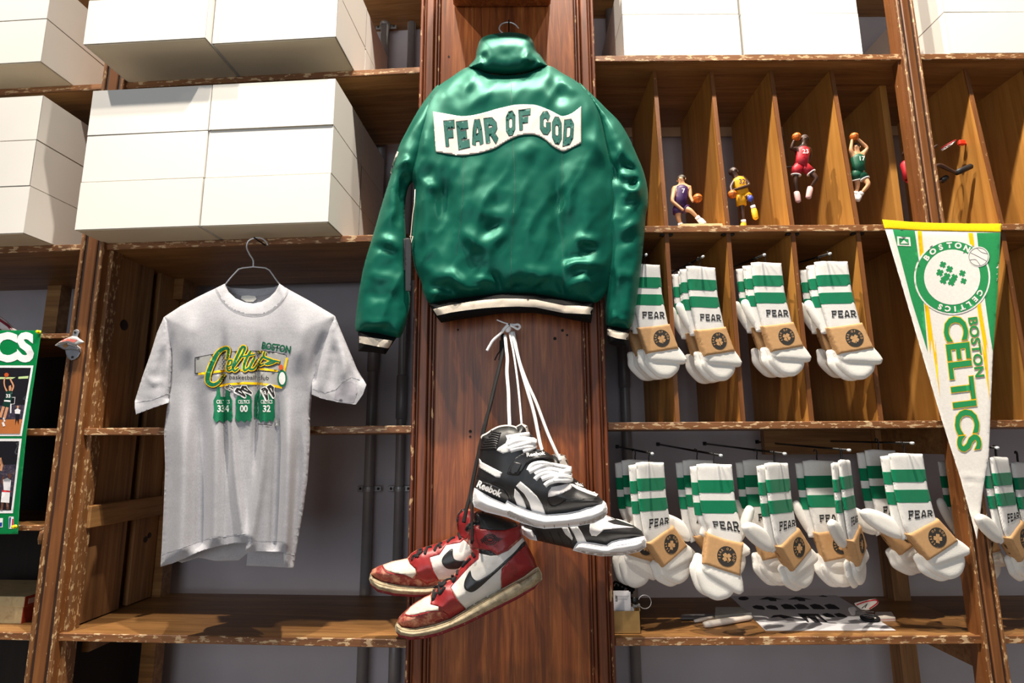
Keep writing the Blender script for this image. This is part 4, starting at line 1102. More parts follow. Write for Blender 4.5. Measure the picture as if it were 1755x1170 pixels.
so_p = [(60,588), (50,640), (46,700), (60,742), (150,782), (320,824), (450,876), (560,906), (620,917), (760,908), (900,892), (1020,872), (1100,832), (1127,790), (1128,750), (1117,710), (1096,690), (1086,718), (1000,742), (960,748), (900,770), (800,790), (640,803), (520,776), (400,730), (325,688), (308,716), (200,668)]
S1 = solid(k1, so_p, Y1, 0.053, 0.048, 13, 2.5, ytilt=tilt1, floor=0.55)
sole = S1.part('midsole', M['rubber_white'], s)
line(S1, 'sole_groove', [(110,650), (180,688), (255,718)], 'rubber_grey', sole, 0.7, .0006, k1)
line(S1, 'sole_groove', [(330,705), (420,760), (540,815), (640,828), (800,815), (960,775), (1105,725)], plain('groove_shadow_grey', srgb(150, 150, 158), 0.6), sole, 0.7, .0006, k1)
panel(S1, 'sole_insert', [(322,772), (350,768), (410,800), (470,840), (540,884), (610,905), (560,900), (450,868), (330,812)], 'rubber_grey', sole, 0, .0006, k1)
panel(S1, 'outsole', [(905,888), (1020,866), (1098,826), (1122,788), (1124,760), (1090,800), (1000,838), (905,864)], 'rubber_grey', sole, 0, .0006, k1)
for a in ((620,890), (700,884), (815,876)):
    line(S1, 'tread_notch', [a, (a[0]+4, a[1]+22)], 'lea_black_seam', sole, 0.8, .0006, k1)
panel(U1, 'tongue_lining', [(392,96), (440,68), (486,92), (500,150), (440,160), (418,150)], 'lining_grey', uo, 0, .001, k1)
panel(U1, 'tongue', [(396,102), (440,80), (470,110), (480,150), (420,156)], 'lea_black', uo, .001, .001, k1)
panel(U1, 'eyestay', [(312,168), (350,160), (400,158), (425,185), (432,240), (420,266), (335,300), (290,314), (238,288), (252,268), (310,232), (324,200)], 'lea_white', uo, 0, .0018, k1)
panel(U1, 'heel_stripe', [(98,350), (118,382), (200,425), (282,466), (266,506), (232,502), (150,455), (97,424)], 'lea_white', uo, 0, .0014, k1)
panel(U1, 'side_stripe', [(384,596), (420,632), (452,680), (478,752), (450,758), (402,722), (378,660)], 'lea_white', uo, 0, .0014, k1)
panel(U1, 'side_stripe', [(394,575), (428,535), (500,596), (560,655), (604,722), (632,806), (560,806), (520,776), (500,704), (460,636)], 'lea_white', uo, 0, .0014, k1)
panel(U1, 'heel_counter', [(70,520), (150,545), (260,590), (300,612), (330,650), (342,685), (310,716), (200,668), (60,592)], 'lea_black', uo, 0, .0018, k1)
line(U1, 'seam', [(78,490), (160,525), (270,572), (312,600), (345,650), (356,690)], 'lea_black_seam', uo, 1.0, .0026, k1)
panel(U1, 'vamp', [(650,662), (654,612), (680,582), (760,566), (812,553), (850,575), (832,600), (762,636), (690,656)], 'mesh_white', uo, 0, .0008, k1)
panel(U1, 'toe_stripe', [(818,553), (850,556), (960,600), (1048,638), (1040,654), (990,638), (880,594)], 'lea_white', uo, 0, .0016, k1)
panel(U1, 'toe_cap', [(652,692), (668,726), (700,738), (748,722), (800,690), (900,676), (1060,668), (1092,700), (1094,725), (960,752), (800,792), (660,804), (640,790)], 'lea_black', uo, 0, .0016, k1)
line(U1, 'seam', [(650,690), (668,730), (700,742), (750,724), (802,692), (900,680), (1060,672)], 'lea_black_seam', uo, 1.0, .0024, k1)
line(U1, 'seam', [(650,690), (652,620), (670,590), (640,570)], 'lea_black_seam', uo, 1.0, .0016, k1)
for q in range(6): 
    c = k1(768 + q*22, 653 - q*2); line(U1, 'perforation', [c, (c[0]+.9, c[1])], 'lea_black_seam', uo, 1.0, .0018)
line(U1, 'collar_piping', [(116,196), (122,172), (160,152), (205,122), (262,96), (330,88), (388,100), (414,128), (420,156)], 'lining_grey', uo, 2.4, .0016, k1)
for q in range(8):                                        # padded collar ribs
    y0 = 128 + q * 19
    lace(U1, [(max(108, 205 - q*14), y0 + 16), (200 + q*4, y0 + 8), (272 - q*6, y0 + 24 - q)], uo, 'lea_black', .0026, k1, .0004, (1, .7), 'collar_rib')
st = panel(U1, 'ankle_strap', [(322,472), (342,420), (388,350), (440,318), (520,290), (610,285), (652,310), (692,352), (660,354), (600,346), (522,366), (474,400), (444,448), (412,490), (370,490), (330,482)], 'lea_black', s, .0035, .0028, k1)
line(U1, 'seam', [(345,468), (362,420), (398,368), (446,336), (524,308), (606,302)], 'lea_black_seam', st, 0.8, .0072, k1)
panel(U1, 'strap_patch', [(336,470), (352,430), (382,380), (420,388), (440,400), (420,446), (402,476), (360,478)], 'lea_black', st, .0066, .0008, k1)
shoe_text(U1, 'Reebok', 42, 553, 330, -.12, 'lea_white', st, k1, .0078, bold=1.2, sx=1.15)
shoe_text(U1, 'Reebok', 78, 168, 618, .42, 'lea_white', uo, k1, .0032, bold=3.0, sx=.86)
# laces
for pts in ([(338,186), (410,170), (500,158)], [(346,220), (390,195), (470,196), (545,206)], [(328,246), (400,214), (470,212), (556,236)], [(330,278), (420,250), (500,226), (560,214)], [(350,290), (440,266), (540,262)], [(450,296), (510,276), (556,252)],
            [(494,452), (520,410), (580,390), (640,396), (690,412)], [(500,462), (560,432), (640,402), (760,418), (830,436)], [(548,482), (600,452), (680,440), (770,456), (832,462)], [(548,522), (580,490), (650,470), (760,490), (838,506)], [(600,520), (680,495), (760,500), (838,520)], [(626,572), (660,545), (730,528), (800,530), (846,524)], [(700,540), (760,470), (835,440)]):
    lace(U1, pts, uo, 'lace_white', .0050, k1, .0050)

# ---- black and white high-top, rear one
Y2 = -0.085
s = thing('sneaker', 'black and white high-top sneaker hanging behind its strapped twin', 'shoe', RF, tuple(at(1000, 945, Y2, RF)), 'sneakers hanging on the column')
up = [(420,890), (440,760), (520,520), (600,400), (680,322), (740,314), (792,330), (814,395), (840,440), (846,500), (900,540), (945,575), (1010,680), (1090,800), (1120,808), (1190,836), (1340,890), (1405,935), (1428,985), (1300,1030), (1120,1070), (930,1060), (860,1080), (560,1010), (430,960)]
U2 = solid(k1, up, Y2, 0.044, 0.040, 46, 3.2)
uo = U2.part('upper', M['lea_black'], s)
S2 = solid(k1, [(850,1090), (862,1060), (884,1028), (930,1018), (1020,1030), (1120,1048), (1160,1018), (1230,1000), (1330,992), (1425,974), (1442,1010), (1437,1060), (1385,1100), (1250,1130), (1080,1137), (950,1116)], Y2, 0.050, 0.046, 13, 2.5, floor=0.55)
sole = S2.part('midsole', M['rubber_white'], s)
S2b = solid(k1, [(418,892), (470,900), (535,910), (565,1014), (500,1000), (448,962)], Y2, 0.048, 0.046, 13, 2.5, floor=0.5)
S2b.part('heel_midsole', M['rubber_white'], s)
panel(S2, 'outsole', [(860,1085), (960,1092), (1100,1104), (1250,1100), (1380,1072), (1432,1040), (1432,1062), (1380,1098), (1250,1128), (1080,1134), (950,1114)], 'rubber_grey', sole, 0, .0006, k1)
line(S2, 'sole_groove', [(930,1040), (1060,1056), (1200,1050), (1300,1035), (1430,1005)], plain('groove_shadow_grey', srgb(130, 130, 140), 0.6), sole, 0.7, .0006, k1)
panel(U2, 'side_stripe', [(760,908), (812,908), (850,990), (846,1010), (790,960)], 'lea_white', uo, 0, .0012, k1)
panel(U2, 'side_stripe', [(826,905), (890,898), (930,960), (968,1040), (890,1030), (860,960)], 'lea_white', uo, 0, .0012, k1)
panel(U2, 'vamp', [(986,906), (992,862), (1060,836), (1122,808), (1192,838), (1150,850), (1124,856), (1180,880), (1345,905), (1260,908), (1100,925), (1040,975), (1000,972), (984,940)], 'mesh_white', uo, 0, .0012, k1)
panel(U2, 'tongue_lining', [(682,322), (740,314), (792,330), (814,395), (838,440), (790,470), (740,400), (700,360)], 'lining_grey', uo, 0, .0012, k1)
panel(U2, 'tongue', [(684,330), (712,330), (745,380), (750,415), (700,400)], 'lea_black', uo, .001, .001, k1)
shoe_text(U2, 'Reebok', 36, 880, 566, .22, 'lea_white', uo, k1, .003, bold=1.2, sx=1.0)
for q in range(4): line(U2, 'sole_rib', [(590+q*70, 930+q*6), (640+q*70, 1030+q*12)], 'lea_black_seam', uo, 1.4, .0008, k1)
for pts in ([(800,450), (838,455)], [(770,440), (838,430)], [(790,480), (842,490)]): lace(U2, pts, uo, 'lace_white', .0045, k1, .004)

# ---- red, white and black high-tops
def red_shoe(k, label, Y, up, so, outs, base, parts_, laces, tongue=None, ytilt=None):
    s = thing('sneaker', label, 'shoe', RF, tuple(at(*k(*base), Y, RF)), 'sneakers hanging on the column')
    U = solid(k, up, Y, 0.045, 0.040, 44, 3.0, ytilt=ytilt, wr=.0008)
    uo = U.part('upper', M['lea_red_worn'], s)
    S = solid(k, so, Y, 0.051, 0.046, 12, 2.5, ytilt=ytilt, floor=0.55, wr=.0004)
    sole = S.part('midsole', M['sole_dirty'], s)
    panel(S, 'outsole', outs, 'sole_red', sole, 0, .0012, k)
    for nm, pts, mt, lift, th in parts_: panel(U, nm, pts, mt, uo, lift, th, k)
    for pts in laces: lace(U, pts, uo, 'lace_black', .0036, k, .0035)
    return s, U, uo, S, sole
def side_mark(pts): return spline(pts, 4, True)
Y3 = -0.135
up = [(270,975), (288,930), (330,888), (400,828), (480,778), (532,756), (552,720), (600,655), (688,640), (720,590), (770,535), (800,480), (845,440), (838,400), (818,340), (818,295), (800,262), (800,230), (830,205), (862,190), (860,118), (920,112), (1010,130), (1190,200), (1232,228), (1240,300), (1266,345), (1290,400), (1330,480), (1356,560), (1260,650), (1090,740), (900,850), (800,905), (680,970), (560,1010), (400,1040), (300,1020)]
so = [(270,972), (256,1000), (260,1045), (288,1082), (370,1106), (480,1098), (600,1072), (800,992), (1000,892), (1200,792), (1330,712), (1392,640), (1390,596), (1362,545), (1340,552), (1250,620), (1090,708), (900,818), (800,878), (680,948), (560,990), (400,1022), (310,1012)]
outs = [(262,1045), (300,1072), (380,1086), (480,1078), (600,1050), (800,972), (1000,872), (1200,772), (1330,696), (1380,650), (1330,714), (1200,794), (1000,894), (800,994), (600,1074), (480,1100), (370,1108), (288,1084)]
s, U, uo, S, sole = red_shoe(k2, 'worn red and white high-top sneaker with black curved side mark, nearest of its pair', Y3, up, so, outs, (820, 1000), [
  ('collar_lining', [(862,120), (920,114), (1010,132), (1186,202), (1200,232), (1100,262), (1000,262), (905,250), (900,225), (870,215)], 'lea_black', 0, .001),
  ('tongue', [(802,232), (830,208), (880,196), (905,215), (860,235), (836,256), (826,300), (806,268)], 'lea_black', 0, .001),
  ('quarter', [(688,704), (760,612), (830,542), (900,482), (905,440), (990,460), (1050,456), (1130,420), (1244,318), (1258,350), (1200,420), (1078,560), (1076,720), (800,874), (740,800)], 'lea_offwhite', 0, .0010),
  ('ankle_collar', [(822,335), (824,290), (836,256), (870,226), (905,224), (908,250), (1000,263), (1100,263), (1222,228), (1241,302), (1130,392), (1050,452), (1000,418), (900,402), (836,402)], 'lea_red', 0, .0020),
  ('ankle_gap', [(902,410), (990,420), (1042,456), (990,460), (906,446)], 'lea_black', 0, .0008),
  ('eyestay', [(838,404), (902,418), (900,482), (830,542), (750,630), (684,702), (730,796), (800,872), (690,944), (645,896), (592,848), (528,832), (538,792), (600,690), (680,652), (740,584), (800,492), (848,446)], 'lea_red', 0, .0018),
  ('heel_counter', [(1266,372), (1292,402), (1330,480), (1352,548), (1250,626), (1088,718), (1074,640), (1078,588), (1096,548), (1150,484)], 'lea_red', 0, .0018),
  ('toe_box', [(330,906), (380,850), (470,790), (530,764), (530,834), (590,850), (592,882), (500,890), (400,914), (348,918)], 'lea_cream', 0, .0012)],
  [[(850,440), (870,470)], [(800,500), (778,545), (800,520), (840,480)], [(740,570), (735,605)], [(700,610), (706,660), (730,620)], [(600,690), (650,650), (690,640)], [(560,720), (548,800), (580,740)], [(600,660), (600,750), (640,700)], [(560,700), (620,690), (650,660)], [(850,200), (852,300), (850,365)], [(805,265), (830,220), (905,200)]])
panel(U, 'side_mark', side_mark([k2(*p) for p in [(836,572), (848,618), (880,650), (925,638), (1000,592), (1100,502), (1180,430), (1248,352), (1262,372), (1200,432), (1090,540), (1000,622), (905,708), (850,740), (808,728), (788,696), (794,650), (814,606)]]), 'mark_black', uo, .001, .0010)
line(U, 'stitching', [(690,706), (730,790), (800,868)], 'lea_red_worn', uo, 1.0, .003, k2)
line(U, 'stitching', [(330,912), (400,922), (500,896), (592,888), (640,905), (688,948)], 'lea_red', uo, 2.2, .0016, k2)
line(S, 'sole_stitching', [(272,1010), (330,1038), (430,1042), (560,1012), (690,966), (900,842), (1090,732), (1250,646), (1360,575)], plain('sole_stitch_brown', srgb(92, 78, 58), 0.8, 0.2, 300), sole, 0.9, .0006, k2)
# winged ball emblem on the ankle collar
ik = M['lea_black_seam']
cx, cy = 990, 335
emb = []
for r in (42, 30, 18):
    emb += stroke([(cx + r*1.25*math.cos(a), cy + r*math.sin(a)) for a in np.linspace(0, 2*math.pi, 19)[:-1]], 6, True)
for q in range(4):
    emb += stroke([(cx-30, cy-24+q*9), (cx-60, cy-6+q*8), (cx-78+q*6, cy+6+q*8)], 5) + stroke([(cx+30, cy-24+q*9), (cx+66, cy-12+q*7), (cx+96-q*12, cy-4+q*8)], 5)
for q in range(3): emb += stroke([(cx-44+q*8, cy-22+q*14), (cx, cy-34+q*24), (cx+44-q*8, cy-22+q*14)], 5)
U.print_polys('emblem', [[k2(*p) for p in q] for q in emb], ik, uo, .0032, 2.5)
Y4 = -0.058
up = [(62,602), (80,566), (130,538), (165,526), (230,502), (350,478), (380,440), (440,404), (560,370), (650,336), (742,296), (732,220), (736,140), (770,94), (820,92), (870,120), (1000,240), (1000,420), (900,600), (700,700), (600,712), (480,722), (300,712), (150,680)]
so = [(66,596), (56,640), (74,690), (122,736), (250,766), (400,776), (540,772), (700,730), (900,640), (900,590), (700,670), (600,690), (480,702), (300,690), (150,660), (90,632)]
outs = [(66,672), (122,718), (250,750), (400,762), (540,757), (700,712), (700,730), (540,773), (400,778), (250,768), (122,738), (74,692)]
s, U, uo, S, sole = red_shoe(k2, 'worn red and white high-top sneaker behind the other red one', Y4, up, so, outs, (350, 770), [
  ('quarter', [(524,470), (600,450), (650,372), (780,330), (850,400), (840,560), (760,640), (590,645), (550,570)], 'lea_offwhite', 0, .0010),
  ('eyestay', [(358,482), (382,446), (440,404), (560,372), (650,338), (742,298), (790,330), (760,356), (650,376), (600,448), (524,470), (548,570), (594,648), (500,676), (440,640), (416,560), (370,520)], 'lea_red', 0, .0018),
  ('ankle_collar', [(742,296), (734,220), (742,150), (790,110), (860,120), (900,180), (850,260), (800,330)], 'lea_red', 0, .0018),
  ('collar_lining', [(730,180), (738,140), (770,96), (800,94), (770,120), (750,150), (742,260)], 'lea_black', .0016, .001),
  ('toe_box', [(164,528), (230,504), (350,480), (372,522), (412,562), (418,600), (390,632), (330,604), (250,590), (190,570), (164,546)], 'lea_cream', 0, .0012)],
  [[(386,492), (400,462), (440,452)], [(430,470), (440,420), (468,412)], [(486,445), (505,400), (540,392)], [(560,420), (580,385), (610,376)], [(606,396), (600,370), (620,360)], [(660,356), (690,330), (720,318)], [(745,280), (760,330)], [(410,470), (450,440), (470,420)]])
panel(U, 'side_mark', side_mark([k2(*p) for p in [(698,404), (702,450), (716,486), (760,498), (830,492), (790,530), (740,560), (690,564), (650,554), (622,520), (620,482), (650,440)]]), 'mark_black', uo, .001, .0010)
line(U, 'stitching', [(160,540), (190,580), (260,602), (340,620), (400,646), (425,610)], 'lea_red', uo, 2.4, .0016, k2)
line(S, 'sole_stitching', [(66,632), (120,672), (250,704), (400,714), (560,700)], plain('sole_stitch_brown', srgb(92, 78, 58), 0.8, 0.2, 300), sole, 0.9, .0006, k2)

# ---- the long laces that the pairs hang by
wl = thing('shoelaces', 'long white shoelaces tied in a bow on a nail above the sneakers', 'laces', RF, tuple(at(871, 555, -.03, RF)))
def strand(pts, y0, y1, parent, mat, r=.0040, flat=(1, .35), name='strand'):
    P = spline(pts, 6); n = len(P)
    A = [tuple(at(p[0], p[1], y0 + (y1 - y0) * (i/(n-1)), RF)) for i, p in enumerate(P)]
    return MB().tube(A, r, 8, True, flat, up=(0, 1, 0)).part(name, M[mat], parent, RF, True)
strand(mapk(k3, [(455,180), (466,300), (476,400), (472,520), (486,700), (490,850), (497,1010)]), -.075, Y1 + .01, wl, 'lace_white', .0041)
strand(mapk(k3, [(495,160), (530,330), (556,500), (582,720), (607,1000)]), -.075, Y1 - .0, wl, 'lace_white', .0024)
strand(mapk(k3, [(515,150), (560,330), (610,520), (660,690), (720,900), (775,1170), (812,1290)]), -.075, Y1 + .02, wl, 'lace_white', .0042)
strand(mapk(k3, [(530,150), (580,400), (650,600), (740,800), (830,1040), (890,1180), (960,1330)]), -.075, Y2 - .04, wl, 'lace_white', .0040)
strand(mapk(k3, [(500,85), (540,88), (575,85), (592,105), (572,126), (540,110), (505,90)]), -.08, -.085, wl, 'lace_white', .0030, (1, .5), 'bow_loop')
strand(mapk(k3, [(490,80), (450,120), (420,160), (350,225), (320,270), (290,325)]), -.085, -.08, wl, 'lace_white', .0036, (1, .4), 'bow_tail')
strand(mapk(k3, [(480,78), (440,66), (380,42)]), -.085, -.08, wl, 'lace_white', .0018, (1, .8), 'bow_tail')
kn = at(*k3(480, 120), -.075, RF)
MB().ball(tuple(kn), .0085, 12, 8, (1.1, .8, 1.3)).part('knot', M['lace_white'], wl, RF, True)
MB().cyl((kn.x + .003, -.088, kn.z + .008), (kn.x + .003, -.004, kn.z + .008), .0022, 8).part('nail', M['screw'], wl, RF)
bl = thing('shoelaces', 'long black shoelaces holding the red sneakers', 'laces', RF, tuple(at(862, 585, -.02, RF)))
strand(mapk(k3, [(432,170), (432,300), (420,400), (370,600), (320,820), (280,960), (255,1060)]) + mapk(k2, [(858,0 - 120), (835,0), (810,90), (786,205)]), -.062, Y4 - .06, bl, 'lace_black', .0046, (1, .5))
strand(mapk(k3, [(440,180), (440,320), (400,500), (345,720), (290,950)]) + mapk(k2, [(852,-80), (850,60), (850,200), (852,350)]), -.058, Y3 - .052, bl, 'lace_black', .0034, (1, .5))
strand(mapk(k3, [(410,230), (408,320), (385,360), (360,410)]), -.06, -.06, bl, 'lace_black', .0016, (1, .7), 'frayed_tail')
strand(mapk(k3, [(425,240), (415,330), (400,410)]), -.064, -.064, bl, 'lace_black', .0016, (1, .7), 'frayed_tail')
# ------------------------------------------------------------------ sock packs on pegs
M['knit_white'] = rib('white_rib_knit', srgb(238, 236, 232), 260, 'x', 0.9, 0.0007)
M['knit_foot'] = plain('white_terry_knit', srgb(240, 237, 230), 0.95, 0.03, 200, bump=0.35, bscale=500, spec=0.15)
M['knit_green'] = rib('green_rib_knit', srgb(0, 124, 84), 260, 'x', 0.9, 0.0007)
M['kraft'] = plain('kraft_card', srgb(196, 154, 108), 0.7, 0.05, 150, spec=0.25)
M['sock_ink'] = plain('black_sock_ink', srgb(28, 28, 30), 0.8, 0.1, 300)
M['band_ink'] = plain('dark_band_ink', srgb(46, 42, 38), 0.8, 0.1, 300)
_at_v_px = at_v
SOCK_S = 1 / 655.0
def at_v(P, y, frame):
    if frame is None:                                  # template space: pixels of a traced sock, y down
        P = np.asarray(P, float); return np.stack([P[:, 0]*SOCK_S, np.asarray(y), -P[:, 1]*SOCK_S], 1)
    return _at_v_px(P, y, frame)
class Soft(Cloth):
    def __init__(s, poly, ymid, tf, tb, R, step, **kw):
        super().__init__(poly, None, ymid, tf, tb, R, step, **kw)
    def part(s, name, mat, parent, label=None):
        V, F = s.mesh(); return part(name, V, F, mat, parent, MW[parent.name], True, label)
    def print_polys(s, name, polys, mat, parent, lift=0.0008, step=None, label=None):
        V, T_ = polys_mesh(polys, step or s.step); A, F = drape(V, T_[:, ::-1], s.fn(), 0, lift)
        return part(name, A, F, mat, parent, MW[parent.name], True, label)
    def print_mesh(s, name, V, T_, mat, parent, lift=0.0008, label=None):
        A, F = drape(V, T_[:, ::-1], s.fn(), 0, lift); return part(name, A, F, mat, parent, MW[parent.name], False, label)
def arc_letters(word, r, a0, a1, size, bold=0.0, cx=0, cy=0, sx=1.0):
    """letters round an arc, clockwise with y down; returns one 2d mesh"""
    VV = []; TT = []; n = 0
    for ch, a in zip(word, np.linspace(a0, a1, len(word))):
        if ch == ' ': continue
        V, T_ = text_mesh(ch, size, bold, size*.3); V = V * np.array([sx, 1])
        V = V - np.array([V[:, 0].mean(), 0]); rot = a + math.pi/2
        X = V[:, 0]; Yv = V[:, 1] + r
        ca, sa = math.cos(a), math.sin(a)
        W = np.stack([cx + Yv*ca - X*sa, cy + Yv*sa + X*ca], 1)
        VV.append(W); TT.append(T_[:, ::-1] + n); n += len(W)
    return np.vstack(VV), np.vstack(TT)
def clover(cx, cy, r, rot=0.0):
    out = []
    for q in range(4):
        a = rot + q*math.pi/2 + math.pi/4
        d = np.array((math.cos(a), math.sin(a))); p = np.array((-d[1], d[0])); c = np.array((cx, cy))
        out.append([c, c + d*r*.45 + p*r*.42, c + d*r*.85 + p*r*.40, c + d*r*1.0 + p*r*.18, c + d*r*.86, c + d*r*1.0 - p*r*.18, c + d*r*.85 - p*r*.40, c + d*r*.45 - p*r*.42])
    out += stroke([(cx, cy), (cx + r*.25, cy + r*.75), (cx + r*.15, cy + r*1.05)], r*.16)
    return out
def sock_pack(bend=0.0, heel=-1, spread=1.0, long_heel=False):
    t = thing('sock_pack', 'x', 'socks')
    def warp(pts):
        out = []
        for (x, y) in pts:
            k = min(max((y - 84) / 34.0, 0), 1); k = k*k*(3-2*k); a = -bend * k
            px, py = 6.0, 108.0; dx, dy = x - px, y - py
            out.append((px + dx*math.cos(a) - dy*math.sin(a), py + dx*math.sin(a) + dy*math.cos(a)))
        return out
    ex = lambda y, xs: float(np.interp(y, [0, 53, 75, 95, 118], xs))
    LX = [-27.7, -25.5, -23.5, -19.5, -15.5]; RX = [27.2, 28.2, 31, 34.5, 37.5]
    def band_poly(y0, y1):
        ys = np.linspace(y0, y1, 5)
        return [(ex(y, LX) + .1, y) for y in ys] + [(ex(y, RX) - .1, y) for y in ys[::-1]]
    leg = [(-27.7, 0.4), (-14, -1.2), (0, -0.6), (14, .4), (27.2, .6)] + [(ex(y, RX), y) for y in (12, 25, 44, 55, 75, 90, 105, 116)] + [(10, 121)] + [(ex(y, LX), y) for y in (120, 105, 90, 75, 55, 44, 25, 12)]
    for q, (dx, dy, y) in enumerate(((-9*spread, 4, 0.011), (0, 0, 0.0))):
        L = Soft(warp([(x + dx, yy + dy) for x, yy in leg]), y, .0058, .0045, 6, 4.5, smooth=False, wr=.0005, wscale=.05, seed=q*3.0)
        lo = L.part('sock_leg', M['knit_white'], t)
        for y0, y1 in ((24.5, 44), (55.5, 75)):
            sp = [(x + dx + (.5 if i >= 5 else -.5), yy + dy) for i, (x, yy) in enumerate(band_poly(y0, y1))]
            xa, xb = min(v[0] for v in sp) + 1.2, max(v[0] for v in sp) - 1.2
            S_ = Soft(sp, y, .0064, .0051, 6, 3.0, smooth=False, wr=.0005, wscale=.05, seed=q*3.0, open_edges=[(xa + 1, y0+dy-.4, xb - 2, y0+dy+.4), (xa + 1, y1+dy-.4, xb - 2, y1+dy+.4)])
            S_.part('stripe', M['knit_green'], lo, label='green stripe')
        if q == 1:
            for k, ch in enumerate('FEAR'):
                x0 = -9.5 + k*10.2
                qs = [quad_map(g, (x0, 98.5), (x0 + 7.8, 98.5), (x0 + 7.8, 87), (x0, 87)) for g in glyph(ch, .20, True)]
                qs = [warp([tuple(p) for p in g]) for g in qs]
                L.print_polys('letter', qs, M['sock_ink'], lo, .0010, 3.0)
    # heels folded out to one side, behind the legs
    hx = heel
    H = lambda pts: [((x if hx < 0 else 14 - x), y) for x, y in pts]
    hp = H([(-46, 72), (-43, 66), (-36, 65), (-29, 74), (-21, 93), (-13, 114), (-16, 122), (-24, 118), (-36, 99), (-43, 84)])
    if long_heel: hp = [(-80, 92), (-75, 86), (-62, 85), (-43, 91), (-27, 101), (-18, 117), (-20, 131), (-38, 127), (-58, 116), (-73, 104)]
    Soft(hp, .012 if long_heel else .016, .010, .008, 10, 3.5).part('heel', M['knit_foot'], t)
    # feet: a folded toe over a rounded toe, twice
    foot = [(-6, 150), (20, 150), (50, 146), (56, 166), (54, 184), (46, 195), (34, 202), (17, 201), (4, 191), (-7, 177), (-8, 164)]
    fold_ = [(-4, 152), (20, 150), (48, 146), (58, 154), (66, 167), (66, 172), (60, 178), (35, 177), (8, 175), (-3, 170), (-6, 158)]
    Soft(warp([(x - 9*spread, y + 1) for x, y in foot]), .018, .009, .006, 9, 3.5).part('foot', M['knit_foot'], t)
    Soft(warp(foot), .009, .010, .006, 10, 3.5).part('foot', M['knit_foot'], t)
    Soft(warp(fold_), .005, .0115, .010, 9, 3.5, folds=[(warp([(0, 172), (4, 164), (0, 158)]), 2.0, -.003)]).part('folded_toe', M['knit_foot'], t)
    # kraft band
    bp = warp([(-19.5, 114.5), (10, 111), (38.5, 107), (45.5, 129), (53, 152), (24, 157), (-5.5, 161.5), (-12.5, 138)])
    B = Soft(bp, .006, .0155, .014, 3.2, 2.8, smooth=False)
    bo = B.part('paper_band', M['kraft'], t, label='brown kraft paper band')
    ctr = warp([(21.5, 134)])[0]; tilt = -.30 - bend
    th = np.linspace(0, 2*np.pi, 25)[:-1]
    B.print_polys('emblem', [[(ctr[0] + 14.4*math.cos(a), ctr[1] + 15*math.sin(a)) for a in th]], M['band_ink'], bo, .0007)
    B.print_polys('emblem_clover', clover(ctr[0], ctr[1] + 1.5, 7.2, tilt), M['kraft'], bo, .0011, 2.5)
    V, T_ = arc_letters('FEAR OF GOD', 9.4, math.radians(-200) + tilt, math.radians(20) + tilt, 5.0, .12, ctr[0], ctr[1], .8)
    B.print_mesh('emblem_lettering', V, T_, M['kraft'], bo, .0011)
    # black plastic hanger tab
    z0 = 12 * SOCK_S
    MB().tube([(0, .004, -.006), (0, .004, .008), (0.002, .004, z0), (0, .004, z0 + .008), (-.004, .004, z0 + .010), (-.007, .004, z0 + .004)], .0016, 6, True, (1.6, .7)).part('hanger_tab', M['black_metal'], t, MW[t.name], True)
    index_children(t)
    return t
kinds = {'bent': sock_pack(0.0), 'swung': sock_pack(math.radians(20), long_heel=True), 'straight': sock_pack(math.radians(-27), heel=1), 'turned': sock_pack(math.radians(14), spread=1.3, long_heel=True)}
used_kind = set()
def place_socks(kind, px, py, y, yaw, label, roll=0.0, sc=1.0):
    q = at(px, py, y, RF)
    if py > 700: sc *= 1.05
    Mx = RF @ Matrix.Translation(q) @ Matrix.Rotation(math.radians(yaw), 4, 'Z') @ Matrix.Rotation(math.radians(roll), 4, 'Y') @ Matrix.Scale(sc, 4)
    root = kinds[kind]; g = 'banded sock packs hanging on pegs'
    if kind not in used_kind:
        used_kind.add(kind); root.matrix_world = Mx; MW[root.name] = Mx; root['label'] = label; root['group'] = g; return root
    return copy_tree(root, Mx, label, g)
U_, L_ = 'upper sock row', 'lower sock row'
place_socks('bent', 1105, 453, -.020, 4, f'front sock pack beside the jacket cuff, leftmost of the {U_}')
place_socks('bent', 1088, 462, .035, 4, f'rear sock pack behind the jacket cuff, leftmost peg of the {U_}')
place_socks('bent', 1201, 457, -.018, 10, f'front sock pack on the second peg of the {U_}')
place_socks('bent', 1186, 466, .030, 12, f'rear sock pack on the second peg of the {U_}')
place_socks('bent', 1313, 450, -.018, 3, f'front sock pack on the third peg of the {U_}')
place_socks('bent', 1297, 456, .030, 6, f'rear sock pack on the third peg of the {U_}')
place_socks('bent', 1424, 448, -.018, -4, f'front sock pack on the rightmost peg of the {U_}', sc=1.04)
place_socks('bent', 1407, 457, .032, 2, f'rear sock pack on the rightmost peg of the {U_}')
place_socks('swung', 1114, 792, .0, 25, f'front sock pack by the black sneaker toe, {L_}')
place_socks('straight', 1090, 788, .075, 20, f'rear sock pack by the black sneaker toe, {L_}')
place_socks('straight', 1224, 795, -.02, -4, f'upright front sock pack on the second peg, {L_}')
place_socks('swung', 1196, 788, .06, 10, f'rear sock pack on the second peg, {L_}')
place_socks('swung', 1330, 793, -.02, 30, f'front sock pack on the third peg, {L_}', sc=1.02)
place_socks('bent', 1299, 788, .07, 8, f'rear sock pack on the third peg, {L_}')
place_socks('bent', 1402, 789, .06, 6, f'rear sock pack with broad lettered side, fourth peg, {L_}')
place_socks('turned', 1446, 788, -.02, 46, f'sideways-turned front sock pack on the fourth peg, {L_}')
place_socks('swung', 1552, 777, -.02, 2, f'broad front sock pack left of the pennant, {L_}')
place_socks('swung', 1508, 771, .07, 10, f'rear sock pack left of the pennant, {L_}', sc=1.05)
place_socks('bent', 1645, 786, .09, 10, f'sock pack half hidden behind the fluted post, {L_}')
